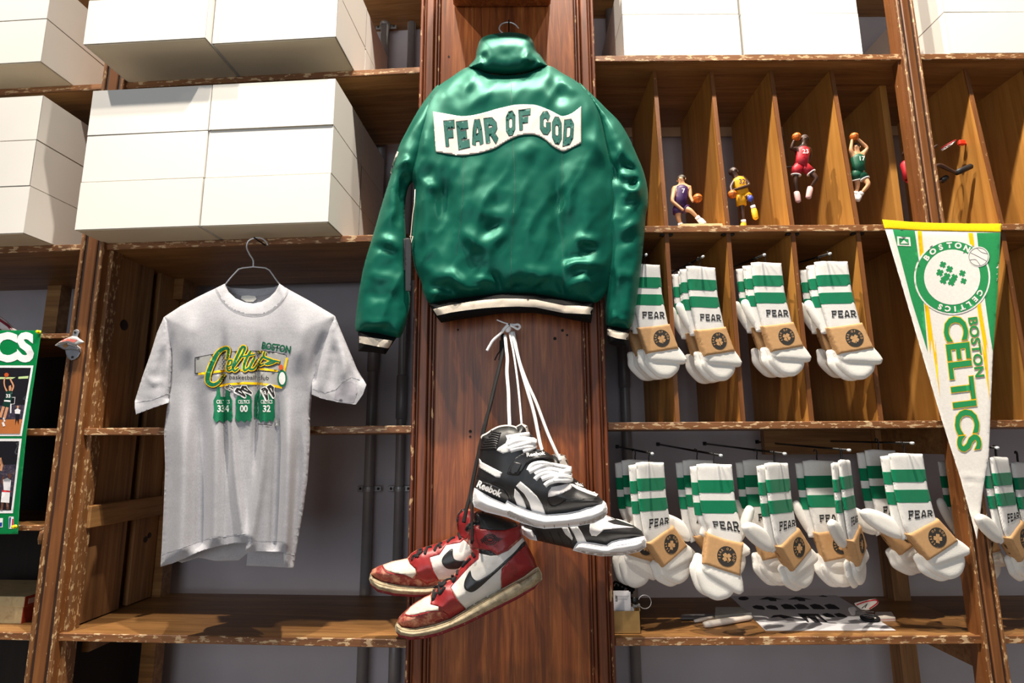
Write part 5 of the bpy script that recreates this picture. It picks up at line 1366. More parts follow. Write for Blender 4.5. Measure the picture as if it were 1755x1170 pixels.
place_socks('swung', 1711, 783, -.005, 28, f'front sock pack right of the pennant tip, {L_}')
place_socks('bent', 1748, 792, .075, 25, f'rear sock pack at the right edge, {L_}')
# pegs
M['peg_tip'] = plain('clear_peg_tip', srgb(214, 220, 224), 0.2, 0.05, 60)
def peg(tip, back, label, ytip=-.045, yback=.465):
    a = at(*tip, ytip, RF); b = at(*back, yback, RF)
    p = thing('display_peg', label, 'peg', RF, tuple(b), 'black display pegs')
    d = (a - b).normalized()
    MB().cyl(tuple(b), tuple(a), .0028, 10).part('rod', M['black_metal'], p, RF, True)
    MB().cyl(tuple(a), tuple(a + d*.009), .0036, 10).part('tip', M['peg_tip'], p, RF, True)
    MB().box(b.x-.006, b.x+.006, yback-.001, yback+.004, b.z-.006, b.z+.006, .001).part('plate', M['black_metal'], p, RF)
for tip, back, lab in (((1107, 437), (1080, 470), 'black display peg behind the jacket cuff'), ((1204, 440), (1150, 468), 'black peg of the second upper sock packs'), ((1309, 437), (1235, 466), 'black peg of the third upper sock packs'), ((1421, 435), (1320, 464), 'black peg of the rightmost upper sock packs'),
                       ((1117, 777), (1058, 765), 'black peg of the lower sock packs by the column'), ((1234, 780), (1128, 761), 'black peg of the lower upright sock pack'), ((1343, 777), (1208, 760), 'black peg of the third lower sock packs'), ((1453, 771), (1298, 757), 'black peg of the sideways-turned sock pack'), ((1561, 759), (1390, 755), 'black peg of the sock packs left of the pennant'), ((1707, 767), (1560, 757), 'black peg of the sock packs right of the pennant')):
    peg(tip, back, lab)
# ------------------------------------------------------------------ felt pennant
def n1(x, y): return (1480 + x / 3.898, 350 + y / 3.898)
def n2(x, y): return (1550 + x / 3.25, 580 + y / 3.25)
felt = lambda nm, c: plain(nm, c, 0.9, 0.05, 150, bump=0.35, bscale=600, spec=0.15)
PF = {'w': felt('white_felt', srgb(236, 232, 226)), 'g': felt('green_felt', srgb(44, 146, 86)), 'y': felt('yellow_felt', srgb(252, 200, 12)), 'k': felt('grey_print_line', srgb(120, 120, 122)), 'yb': felt('yellow_binding', srgb(246, 198, 20))}
pn = thing('pennant', 'white, green and yellow felt pennant with club lettering hanging from the shelf', 'pennant', RF, tuple(at(1675, 925, -.035, RF)))
ptilt = lambda P: -.0 + .006 * np.sin((P[:, 0]-1515)/200*3.1) + .008 * np.clip((400 - P[:, 1]) / 24, 0, 1)
PC = Cloth([(1516, 390), (1560, 392), (1640, 395), (1715, 397), (1713, 440), (1708, 520), (1702, 606), (1698, 700), (1695, 780), (1685.5, 835), (1674.5, 925), (1646, 820), (1611.5, 712), (1580, 606), (1548, 497)], RF, -.032, .0016, .0010, 3, 6, [([(1645, 822), (1684, 828)], 2.0, -.002, (0, 0)), ([(1650, 815), (1690, 819)], 3.0, .002, (0, 0))], smooth=False, ytilt=ptilt)
pw = PC.part('felt', PF['w'], pn)
PB = Cloth([(1512, 376), (1560, 380), (1603, 382), (1660, 383), (1716, 383), (1715.5, 397.5), (1640, 396), (1582, 395), (1516, 391.5)], RF, -.034, .0022, .0022, 4, 4, smooth=False, ytilt=ptilt)
PB.part('binding', PF['yb'], pn)
def pf(name, polys, c, lift, k=n1, step=6): return PC.print_polys(name, [[k(*p) for p in q] if k else q for q in polys], PF[c], pw, lift, step)
pf('green_field', [[(195, 168), (342, 176), (372, 400), (400, 640), (428, 985), (402, 900), (320, 640), (250, 372)]], 'g', .0006)
pf('green_field', [[(756, 190), (914, 190), (904, 420), (888, 700), (866, 990), (846, 880), (812, 640), (780, 400)]], 'g', .0006)
pf('yellow_stripe', [[n1(360, 176), n1(388, 178), n1(430, 640), n1(478, 1000), n2(172, 0), n2(198, 330), n2(150, 0), n1(444, 1000), n1(404, 640)]], 'y', .0006, None)
pf('yellow_stripe', [[n1(700, 190), n1(730, 190), n1(786, 690), n1(838, 1000), n2(455, 20), n2(476, 350), n2(428, 20), n1(810, 1000), n1(760, 690)]], 'y', .0006, None)
th = np.linspace(0, 2*np.pi, 49)[:-1]
cx, cy = 592, 486
pf('roundel_edge', [[(cx + 255*math.cos(a), cy + 250*math.sin(a)) for a in th]], 'w', .0010)
pf('roundel', [[(cx + 243*math.cos(a), cy + 240*math.sin(a)) for a in th]], 'g', .0014)
pf('roundel_centre', [[(cx + 188*math.cos(a), cy + 184*math.sin(a)) for a in th]], 'w', .0018)
def ring_word(word, a0, a1, size):
    V, T_ = arc_letters(word, 197, math.radians(a0), math.radians(a1), size, size*.05, cx, cy, 1.12)
    W = np.array([n1(*v) for v in V]); PC.print_mesh('roundel_lettering', W, T_, PF['w'], pw, .0019)
ring_word('BOSTON', -143, -63, 50); ring_word('CELTICS', 30, 112, 48)
pf('print_ball_edge', [[(768 + 72*math.cos(a), 350 + 68*math.sin(a)) for a in th]], 'w', .0022)
ballm = stroke([(768 + 64*math.cos(a), 350 + 60*math.sin(a)) for a in th], 3, True)
ballm += stroke(spline([(712, 322), (760, 345), (824, 380)], 6), 3) + stroke(spline([(756, 292), (790, 320), (830, 330)], 6), 3) + stroke(spline([(708, 372), (750, 370), (780, 408)], 6), 3)
pf('print_ball_lines', ballm, 'k', .0026)
cl = []
for (x, y, r) in ((530, 402, 17), (574, 432, 18), (510, 456, 19), (556, 480, 19), (606, 488, 18), (534, 508, 19), (588, 520, 19), (660, 460, 17), (668, 512, 16)): cl += clover(x, y, r*1.35, .3)
pf('print_clovers', cl, 'g', .0022)
pf('print_tag', [[(224, 214), (310, 220), (316, 280), (226, 276)]], 'w', .0012)
pf('print_tag_mark', [[(236, 226), (300, 232), (304, 270), (240, 268)]], 'g', .0016)
pf('print_tag_mark', [[(246, 262), (270, 238), (284, 252), (300, 262)]], 'w', .0020)
def vword(word, p0, p1, height, sx=None):
    """word running from p0 to p1 (photo pixels), reading downwards"""
    p0, p1 = np.array(p0, float), np.array(p1, float); d = p1 - p0; L = np.linalg.norm(d); d /= L; n = np.array((d[1], -d[0]))
    V0, _ = text_mesh(word, 10); w = np.ptp(V0[:, 0]); hh = V0[:, 1].max()
    def run(bold, c, lift, nm):
        V, T_ = text_mesh(word, 10, bold, 2.0)
        u = (V[:, 0] - V0[:, 0].min()) / w * L; v = V[:, 1] / hh * height
        W = p0 + u[:, None]*d + v[:, None]*n
        PC.print_mesh(nm, W, T_[:, ::-1], PF[c], pw, lift)
    return run
# letters read downwards: the baseline lies to the left
r = vword('CELTICS', (1617, 546), (1644, 773), 38)
r(.46, 'y', .0014, 'lettering_outline'); r(.26, 'g', .0018, 'lettering')
r = vword('BOSTON', (1659.5, 545), (1672, 646), 15)
r(.40, 'y', .0014, 'lettering_outline'); r(.24, 'g', .0018, 'lettering')

# ------------------------------------------------------------------ poster at the left edge
def gl(nm, c, r=.28): return plain(nm, c, r, 0.05, 60)
PG = {'g': gl('poster_green', srgb(0, 120, 62)), 'w': gl('poster_white', srgb(236, 234, 236)), 'k': gl('poster_dark', srgb(26, 24, 30)), 'floor': gl('poster_court', srgb(186, 112, 60)), 'skin': gl('poster_skin', srgb(206, 148, 112)), 'brown': gl('poster_brown', srgb(96, 60, 46)), 'dg': gl('poster_uniform', srgb(16, 54, 44)), 'o': gl('poster_ball', srgb(190, 84, 40)), 'b': gl('poster_blue', srgb(30, 60, 140)), 'r': gl('poster_red', srgb(200, 40, 50)), 'crowd': scuffed('poster_crowd', srgb(54, 48, 66), srgb(120, 106, 112), .4, .4, 120), 'bill': gl('poster_billboard', srgb(190, 214, 150))}
def po_(x, y): return (x / 5.575, 550 + y / 5.575)
def pq(x, y): return (x / 3.16, 740 + y / 3.16)
ps = thing('poster', 'glossy green poster with white letters and two game photos at the left edge', 'poster', LF, tuple(at(0, 914, -.02, LF)))
PO = Cloth([(-160, 562), (-60, 565), (20, 566), (71.5, 566), (62, 630), (53, 690), (46, 740), (41, 790), (36, 840), (33, 880), (31, 915), (-60, 916), (-190, 918)], LF, -.022, .0006, .0006, 3, 9, [([(58, 600), (70, 610)], 8, .003, (0, 0))], smooth=False, ytilt=lambda P: .004*np.sin(P[:, 1]*.016))
pso = PO.part('sheet', PG['g'], ps)
def ppo(name, polys, c, lift, k=po_): return PO.print_polys(name, [[k(*p) for p in q] for q in polys], PG[c], pso, lift, 6)
ppo('photo_border', [[(-700, 424), (320, 424), (208, 1098), (-760, 1098)]], 'w', .0006)
ppo('photo', [[(-680, 444), (296, 446), (190, 1076), (-740, 1076)]], 'k', .0009)
ppo('photo_crowd', [[(-700, 830), (236, 800), (212, 940), (-720, 950)]], 'crowd', .0012)
ppo('photo_court', [[(-700, 950), (212, 938), (190, 1076), (-740, 1076)]], 'floor', .0014)
ppo('photo_banner', [[(-100, 534), (150, 536), (120, 552), (-100, 556)], [(176, 532), (272, 524), (268, 548), (176, 552)]], 'bill', .0014)
ppo('photo_backboard', stroke([(106, 730), (144, 728), (138, 790), (100, 796)], 4, True) + stroke([(104, 790), (102, 880)], 12), 'w', .0015)
# the jumping player in the upper photo
ppo('photo_player', stroke(spline([(66, 670), (44, 620), (40, 570), (52, 535)], 4), [16, 16, 14, 12] + [12]*9) + stroke(spline([(112, 668), (128, 620), (106, 570), (94, 545)], 4), 15) + [[(84, 620), (104, 612), (110, 640), (100, 668), (84, 664)]] + stroke([(36, 810), (14, 880), (2, 920)], 26) + stroke([(72, 812), (54, 880), (40, 930)], 26), 'skin', .0017)
ppo('photo_player_kit', [[(58, 672), (84, 664), (122, 676), (110, 770), (40, 762)], [(34, 770), (106, 772), (84, 824), (22, 812)]], 'dg', .0019)
ppo('photo_player_kit', [[(40, 754), (100, 758), (100, 772), (38, 768)], [(58, 690), (102, 694), (98, 732), (54, 726)][:4]][:1] + stroke([(32, 924), (44, 960)], 16) + stroke([(26, 966), (40, 1004)], 22), 'w', .0021)
vv, tt = text_mesh('33', 46, 1.5, 20)
PO.print_mesh('photo_player_number', np.array([po_(78 + v[0], 730 - v[1]) for v in vv]), tt[:, ::-1], PG['w'], pso, .0022)
ppo('photo_ball', [[(62 + 22*math.cos(a), 514 + 20*math.sin(a)) for a in th[::3]]], 'o', .0019)
ppo('photo_referee', [[(140, 850), (168, 832), (196, 850), (190, 886), (144, 884)]], 'w', .0018)
ppo('photo_referee', [[(148, 884), (188, 886), (176, 990), (162, 940), (146, 992)]], 'k', .0018)
ppo('photo_referee', [[(170 + 10*math.cos(a), 820 + 13*math.sin(a)) for a in th[::3]]], 'skin', .0018)
# lower photo
ppo('photo_border', [[(-400, 36), (118, 36), (70, 440), (-420, 440)]], 'w', .0006, pq)
ppo('photo', [[(-400, 50), (104, 50), (60, 424), (-420, 424)]], 'k', .0009, pq)
ppo('photo_crowd', [[(-400, 190), (86, 176), (68, 350), (-400, 350)]], 'crowd', .0012, pq)
ppo('photo_player', stroke([(0, 140), (10, 180), (4, 210)], 14), 'skin', .0016, pq)
ppo('photo_player', [[(40, 232), (56, 222), (62, 244), (50, 254)]], 'brown', .0016, pq)
ppo('photo_player', stroke([(20, 240), (10, 270), (24, 290)], 11) , 'brown', .0016, pq)
ppo('photo_player', stroke([(14, 380), (8, 424)], 14), 'brown', .0016, pq)
ppo('photo_player', stroke([(40, 380), (42, 420)], 14), 'brown', .0016, pq)
ppo('photo_player_kit', [[(16, 258), (40, 248), (60, 262), (54, 320), (20, 316)], [(10, 324), (54, 324), (50, 384), (4, 380)]], 'w', .0018, pq)
ppo('photo_player_kit', [[(12, 314), (56, 318), (56, 326), (12, 324)]], 'r', .0020, pq)
ppo('club_tag', [[(48, 458), (74, 458), (74, 524), (48, 524)]], 'w', .0008, pq)
ppo('club_tag', [[(50, 462), (60, 462), (54, 520), (50, 520)]], 'b', .0010, pq)
ppo('club_tag', [[(66, 470), (73, 470), (73, 520), (62, 520)]], 'r', .0010, pq)
ppo('club_tag', [[(-12, 466), (16, 466), (14, 516), (-14, 516)]], 'w', .0008, pq)
ppo('club_tag', [[(-8, 490), (12, 490), (10, 512), (-10, 512)]], 'b', .0010, pq)
# big white letters, only the end of the word in the picture
V0, _ = text_mesh('CELTICS', 10); xr = V0[:, 0].max(); hh = V0[:, 1].max()
V, T_ = text_mesh('CELTICS', 10, .50, 2.0)
W = np.stack([57.5 + (V[:, 0] - xr - .4) * 6.0, 617 - V[:, 1] / hh * 45], 1)
PO.print_mesh('lettering', W, T_[:, ::-1], PG['w'], pso, .0008)
for (px, py, nm) in ((67.7, 569, 'yellow push pin at the upper corner of the green poster'), (26.7, 902, 'yellow push pin at the lower corner of the green poster')):
    q = at(px, py, -.024, LF)
    t = thing('push_pin', nm, 'pin', LF, tuple(q), 'yellow push pins')
    MB().lathe([(.0052, 0), (.0052, -.0012), (.0030, -.0020), (.0026, -.0050), (.0044, -.0060), (.0044, -.0082), (.0030, -.0090)], tuple(q), 14, 'y').part('head', plain('yellow_plastic', srgb(232, 214, 20), .35, .03, 50), t, LF, True)
    MB().cyl((q.x, -.024, q.z), (q.x, 0.004, q.z), .0006, 6).part('needle', M['clamp'], t, LF)
# ------------------------------------------------------------------ basketball player figurines
def f1(x, y): return (1130 + x / 7.63, 280 + y / 7.63)
def f3(x, y): return (1340 + x / 6.156, 210 + y / 6.156)
def f5(x, y): return (1530 + x / 6.884, 220 + y / 6.884)
def skin_mesh(verts, edges, radii, root=0):
    me = bpy.data.meshes.new('b'); me.from_pydata([tuple(v) for v in verts], edges, [])
    o = bpy.data.objects.new('b', me); COL.objects.link(o)
    o.modifiers.new('s', 'SKIN')
    for i, r in enumerate(radii):
        sv = me.skin_vertices[0].data[i]; sv.radius = (r, r) if not isinstance(r, tuple) else r; sv.use_root = (i == root)
    sb = o.modifiers.new('d', 'SUBSURF'); sb.levels = 1; sb.render_levels = 1
    bpy.context.view_layer.update()
    dg = bpy.context.evaluated_depsgraph_get()
    m2 = bpy.data.meshes.new_from_object(o.evaluated_get(dg))
    V = [tuple(v.co) for v in m2.vertices]; F = [tuple(p.vertices) for p in m2.polygons]
    bpy.data.objects.remove(o); bpy.data.meshes.remove(me); bpy.data.meshes.remove(m2)
    return V, F
SK = {'light': plain('painted_light_skin', srgb(214, 160, 116), .5, .05, 100), 'dark': plain('painted_dark_skin', srgb(74, 48, 36), .42, .08, 100)}
def figurine(label, k, Y, J, skin, jersey, shorts, hair, shoe, number=None, numcol=None, ball=None, ballr=.013, sock=None, sc=1.18, extra=None, trim=None, base_y=None):
    """J: joint -> (x, y, depth offset in metres)"""
    P = {n: at(*k(v[0], v[1]), Y + (v[2] if len(v) > 2 else 0), RF) for n, v in J.items() if n != 'face'}
    lowest = min(P.values(), key=lambda v: v.z)
    t = thing('figurine', label, 'figurine', RF, (P['pelvis'].x, Y, lowest.z), 'basketball figurines in the pigeonholes')
    names = list(P); idx = {n: i for i, n in enumerate(names)}
    R = {'pelvis': .0125, 'belly': .0115, 'chest': .0135, 'neck': .0052, 'head': .0098, 'crown': .0075}
    for s_ in 'lr': R.update({'sh'+s_: .0072, 'el'+s_: .0048, 'ha'+s_: .0036, 'fi'+s_: .0030, 'hip'+s_: .0088, 'kn'+s_: .0060, 'an'+s_: .0036, 'to'+s_: .0042})
    E = [('pelvis', 'belly'), ('belly', 'chest'), ('chest', 'neck'), ('neck', 'head'), ('head', 'crown')]
    for s_ in 'lr': E += [('chest', 'sh'+s_), ('sh'+s_, 'el'+s_), ('el'+s_, 'ha'+s_), ('ha'+s_, 'fi'+s_), ('pelvis', 'hip'+s_), ('hip'+s_, 'kn'+s_), ('kn'+s_, 'an'+s_), ('an'+s_, 'to'+s_)]
    if 'belly' not in P: P['belly'] = (P['pelvis'] + P['chest']) / 2
    d = (P['head'] - P['neck']).normalized(); P['crown'] = P['head'] + d * .008 * sc
    for s_ in 'lr':
        if 'ha'+s_ in P: P['fi'+s_] = P['ha'+s_] + (P['ha'+s_] - P['el'+s_]).normalized() * .008 * sc
    names = list(P); idx = {n: i for i, n in enumerate(names)}
    ed = [(idx[a], idx[b]) for a, b in E if a in idx and b in idx]
    V, F = skin_mesh([P[n] for n in names], ed, [R[n]*sc for n in names], idx['pelvis'])
    body = part('body', V, F, SK[skin], t, RF, True)
    # face and hair
    hd = P['head']; face = J.get('face', (-.3, -1)); fx = Vector((face[0], face[1], 0)).normalized()
    MB().ball(tuple(hd + fx*.0100*sc - Vector((0, 0, .001))), .0021*sc, 8, 6, (.8, 1, 1.3)).part('nose', SK[skin], body, RF, True)
    side = Vector((-fx.y, fx.x, 0))
    for q in (-1, 1):
        MB().ball(tuple(hd + fx*.0085*sc + side*q*.0035*sc + Vector((0, 0, .0018))), .0012*sc, 6, 5).part('eye', M['sock_ink'], body, RF, True)
        MB().ball(tuple(hd + side*q*.0098*sc), .0024*sc, 8, 6, (.5, 1, 1.4)).part('ear', SK[skin], body, RF, True)
    hv = MB()
    hc = hd + d*.0032*sc - fx*.0020*sc
    hv.ball(tuple(hc), .0110*sc, 14, 10, (1, 1, .95))
    hv.V = [v if (Vector(v) - hc).dot(d) > -.004*sc and (Vector(v) - hc).dot(fx) < .0085*sc else tuple(hc + (Vector(v) - hc)*.75) for v in hv.V]
    hv.part('hair', hair, body, RF, True)
    # jersey: an elliptical sleeve round the trunk
    def sleeve(pts, rad, mat, nm, parent, seg=16):
        return MB().tube([tuple(p) for p in pts], rad, seg, True, (1.15, .85), up=(0, 1, 0)).part(nm, mat, parent, RF, True)
    up = (P['chest'] - P['pelvis']).normalized()
    js = sleeve([P['pelvis'] - up*.003, P['belly'], P['chest'], P['chest'] + up*.007*sc, P['chest'] + up*.012*sc], [x*sc for x in (.0140, .0132, .0152, .0130, .0075)], jersey, 'jersey', t)
    for s_ in 'lr':
        if 'hip'+s_ in P:
            m = P['hip'+s_].lerp(P['kn'+s_], .45)
            so = sleeve([P['pelvis'] + up*.003, P['hip'+s_], m], [x*sc for x in (.0126, .0106, .0104)], shorts, 'shorts', t)
            if trim: sleeve([m, m + (m - P['hip'+s_]).normalized()*.0022], [.0107*sc, .0107*sc], trim, 'shorts_trim', so)
            if 'an'+s_ in P and 'to'+s_ in P:
                a, b = P['an'+s_], P['to'+s_]
                sh = sleeve([a, a.lerp(b, .35), b, b + (b-a).normalized()*.004], [x*sc for x in (.0058, .0066, .0060, .0030)], shoe, 'shoe', t, 12)
                if sock: sleeve([a + (P['kn'+s_]-a).normalized()*.010*sc, a], [.0052*sc, .0054*sc], sock, 'sock', sh, 12)
    if number:
        V, T_ = text_mesh(number, .016*sc, .0004)
        c = (P['belly']*.45 + P['chest']*.55)
        part('number', [(c.x + v[0], c.y - .0148*sc - .0006, c.z - .005 + v[1]) for v in V], T_, numcol, js, RF)
    if ball is not None:
        c = at(*k(ball[0], ball[1]), Y + ball[2], RF)
        bo = MB().ball(tuple(c), ballr, 20, 14).part('ball', plain('orange_ball', srgb(222, 112, 26), .45, .06, 200), t, RF, True)
        for ax in ('y', 'z', 'x'):
            pts = []
            for a in np.linspace(0, 2*math.pi, 25):
                u, w = math.cos(a)*ballr*1.004, math.sin(a)*ballr*1.004
                pts.append(c + (Vector((u, 0, w)) if ax == 'y' else Vector((u, w, 0)) if ax == 'z' else Vector((0, u, w))))
            MB().tube([tuple(p) for p in pts], .00045, 5).part('ball_seam', M['sock_ink'], bo, RF)
    return t, P
cl_ = lambda nm, c: plain(nm, c, .5, .06, 120)
HB = cl_('black_hair_paint', srgb(30, 26, 24)); HBr = cl_('brown_hair_paint', srgb(58, 46, 36)); SH = cl_('bald_scalp_paint', srgb(66, 44, 34))
purple, yellow, red, green, white = cl_('purple_paint', srgb(62, 28, 84)), cl_('gold_paint', srgb(238, 172, 12)), cl_('red_paint', srgb(186, 30, 44)), cl_('green_paint', srgb(10, 84, 58)), cl_('white_paint', srgb(232, 228, 226))
pinkshoe, blacksh, blue = cl_('pale_pink_paint', srgb(214, 170, 166)), cl_('black_shoe_paint', srgb(24, 22, 24)), cl_('blue_pad_paint', srgb(64, 76, 170))
zsh = ZR[1] + T
def base(px0, px1, pytop, mat, t, depth=.055, y0=.010):
    a = at(px0, pytop, y0, RF); b = at(px1, pytop, y0, RF)
    MB().box(a.x, b.x, y0, y0 + depth, zsh, max(a.z, zsh + .003), .0015).part('base', mat, t, RF)
pale = plain('pale_wood_base', srgb(222, 190, 140), .5, .06, 40); navy = plain('navy_base', srgb(42, 46, 66), .4, .06, 40)
t, P = figurine('purple-shirted basketball player figurine stepping sideways with the ball', f1, .035, {'pelvis': (275, 560), 'chest': (295, 350), 'neck': (292, 275), 'head': (288, 215), 'shl': (200, 325, .004), 'ell': (165, 495, -.008), 'hal': (285, 590, -.016), 'shr': (395, 315), 'elr': (402, 430, -.006), 'har': (425, 475, -.010), 'hipl': (235, 610), 'knl': (250, 720), 'anl': (285, 830, .004), 'tol': (300, 862, -.006), 'hipr': (325, 590), 'knr': (405, 610, -.014), 'anr': (525, 735, -.014), 'tor': (585, 790, -.020), 'face': (-.6, -1)},
    'light', purple, purple, HBr, white, '7', white, (500, 455, -.012), .0133, white)
base(1166, 1239, 383, pale, t)
t, P = figurine('yellow-clad basketball player figurine with a blue knee pad', f1, .045, {'pelvis': (1090, 400), 'chest': (1040, 240), 'neck': (1000, 180), 'head': (970, 118), 'shr': (1092, 190), 'elr': (1180, 285, -.010), 'har': (985, 345, -.022), 'shl': (975, 235), 'ell': (930, 310, -.008), 'hal': (945, 375, -.020), 'hipr': (1130, 420), 'knr': (1190, 455, -.016), 'anr': (1235, 600, -.012), 'tor': (1260, 715, -.020), 'hipl': (1070, 480), 'knl': (1085, 640, .004), 'anl': (1105, 790, .006), 'tol': (1090, 830, -.008), 'face': (-.5, -1)},
    'dark', yellow, yellow, SH, yellow, '32', purple, (955, 405, -.022), .0125, white)
base(1269, 1340, 387, pale, t)
q = at(*f1(1190, 460), .045 - .017, RF)
MB().ball(tuple(q), .0080, 12, 8, (1, 1, 1.3)).part('knee_pad', blue, t, RF, True)
t, P = figurine('red-shirted basketball player figurine leaping with the ball overhead', f3, .045, {'pelvis': (205, 455), 'chest': (222, 305), 'neck': (228, 235), 'head': (236, 180), 'shl': (155, 275), 'ell': (95, 275, -.006), 'hal': (118, 215, -.010), 'shr': (290, 280, .006), 'elr': (300, 340, .020), 'har': (285, 400, .024), 'hipr': (255, 480), 'knr': (372, 588, -.012), 'anr': (300, 685, .004), 'tor': (280, 790, -.004), 'hipl': (155, 495), 'knl': (142, 620), 'anl': (155, 735, .008), 'tol': (172, 830, 0), 'face': (-.1, -1)},
    'dark', red, red, SH, pinkshoe, '23', white, (155, 152, -.008), .0128, None, trim=white)
base(1380, 1444, 386, navy, t)
MB().cyl((P['pelvis'].x, .05, P['pelvis'].z), (0.791, .055, P['pelvis'].z), .002, 8).part('mount', M['black_metal'], t, RF)
t, P = figurine('green-shirted basketball player figurine shooting with both hands raised', f3, .040, {'pelvis': (812, 510), 'chest': (802, 385), 'neck': (785, 325), 'head': (775, 268), 'shr': (845, 345), 'elr': (905, 270, -.006), 'har': (815, 185, -.008), 'shl': (750, 350), 'ell': (725, 290, -.006), 'hal': (738, 205, -.008), 'hipr': (835, 545), 'knr': (920, 652, -.012), 'anr': (815, 772, .004), 'tor': (795, 815, -.002), 'hipl': (785, 555), 'knl': (800, 660, .006), 'anl': (775, 770, .012), 'tol': (765, 810, .006), 'face': (-.4, -1)},
    'light', green, green, HBr, white, '17', white, (762, 150, -.008), .0122, white, trim=white)
MB().cyl((P['pelvis'].x, .045, P['pelvis'].z), (0.973, .05, P['pelvis'].z), .002, 8).part('mount', M['black_metal'], t, RF)
t, P = figurine('red-shirted basketball player figurine dunking behind the fluted post', f5, .062, {'pelvis': (205, 590), 'chest': (178, 430), 'neck': (185, 350), 'head': (182, 302), 'shr': (235, 380), 'elr': (380, 300, -.004), 'har': (500, 215, -.006), 'shl': (150, 400, .006), 'ell': (170, 500, .016), 'hal': (240, 540, .016), 'hipr': (285, 590), 'knr': (545, 425, -.006), 'anr': (745, 525, -.004), 'tor': (925, 445, -.006), 'hipl': (255, 640), 'knl': (430, 660, .008), 'anl': (575, 620, .008), 'tol': (640, 575, .006), 'face': (.5, -1)},
    'dark', red, red, SH, blacksh, '32', white, None)
wb = thing('wooden_block', 'pale wooden block on the shelf at the right edge above the pennant', 'block', RF, (1.5, .03, zsh))
base(1738, 1800, 384, pale, wb)
# hoop with net on the far side of the post
hp = thing('toy_hoop', 'small red basketball hoop with white net on the pigeonhole wall', 'hoop', RF, tuple(at(*f5(780, 170), .07, RF)))
c = at(*f5(655, 190), .07, RF); rr = .020
ring = [(c.x + rr*math.cos(a), c.y + rr*.9*math.sin(a), c.z + .010*math.cos(a)) for a in np.linspace(0, 2*math.pi, 25)]
MB().tube(ring, .0016, 6).part('rim', red, hp, RF, True)
net = MB()
for a in np.linspace(0, 2*math.pi, 11)[:-1]:
    for s_ in (-1, 1):
        net.tube([(c.x + rr*math.cos(a), c.y + rr*.9*math.sin(a), c.z + .010*math.cos(a)), (c.x + rr*.75*math.cos(a + s_*.35) - .004, c.y + rr*.7*math.sin(a + s_*.35), c.z - .006 + .008*math.cos(a)), (c.x + rr*.55*math.cos(a) - .008, c.y + rr*.5*math.sin(a), c.z - .012 + .006*math.cos(a))], .0006, 5)
net.part('net', white, hp, RF)
b = at(*f5(810, 165), .07, RF)
MB().box(b.x - .008, b.x + .012, b.y - .004, b.y + .008, b.z - .008, b.z + .008, .003).part('bracket', plain('bright_red_plastic', srgb(226, 48, 22), .4, .04, 60), hp, RF)
MB().cyl((b.x, b.y + .004, b.z), (1.366, b.y + .010, b.z), .003, 8).part('wall_peg', red, hp, RF)
# ------------------------------------------------------------------ things on the lower right shelf
zt = ZR[3] + T
def fz(px, py, z=zt): return atz(px, py, z, RF)
def sh1(x, y): return (1040 + x / 6.75, 980 + y / 6.75)
def sh2(x, y): return (1240 + x / 5.484, 1000 + y / 5.484)
a = fz(1051.5, 1086); b = fz(1099, 1086)
brass = plain('brushed_brass', srgb(176, 140, 86), .38, .1, 30, metal=.55)
h = at(1075, 1047, a.y, RF).z - zt
cb = thing('card_box', 'small open brass-coloured card box on the lower shelf by the column', 'box', RF, ((a.x+b.x)/2, a.y, zt))
w, dpt, th_ = b.x - a.x, .055, .0016
MB().box(a.x, b.x, a.y, a.y + th_, zt, zt + h).part('front', brass, cb, RF)
MB().box(a.x, b.x, a.y + dpt - th_, a.y + dpt, zt, zt + h*1.1).part('back', brass, cb, RF)
MB().box(a.x, a.x + th_, a.y, a.y + dpt, zt, zt + h).part('side', brass, cb, RF)
MB().box(b.x - th_, b.x, a.y, a.y + dpt, zt, zt + h*1.12).part('side', brass, cb, RF)
MB().box(a.x, b.x, a.y, a.y + dpt, zt, zt + th_).part('bottom', brass, cb, RF)
cardm = plain('white_card_stock', srgb(222, 218, 220), .6, .03, 60)
for q, (dy, top, dx) in enumerate(((.012, 1014, 0), (.020, 1012, -.004), (.030, 1040, .008))):
    tp = at(1062, top, a.y + dy, RF).z
    t = thing('business_card', ['white printed card standing at the front of the brass box', 'white card standing behind the printed card', 'white card low in the brass box'][q], 'card', RF, (a.x + .02, a.y + dy, zt + th_), 'cards in the brass box')
    x0, x1 = a.x + .004 + max(dx, 0), at(1081, 1030, a.y + dy, RF).x + dx
    MB().box(x0, x1, a.y + dy, a.y + dy + .0008, zt + th_, tp).part('card', cardm, t, RF)
    if q == 0:
        V, T_ = text_mesh('STEEL', .008, .0003)
        part('lettering', [(x0 + .006 - v[1]*-.9, a.y + dy - .0004, tp - .015 + v[0]*.75) for v in V], T_, M['sock_ink'], t, RF)
        for k in range(3): MB().box(x0 + .012, x1 - .004 - k*.002, a.y + dy - .0004, a.y + dy, tp - .010 - k*.004, tp - .0094 - k*.004).part('print_line', plain('grey_print', srgb(150, 146, 150), .7), t, RF)
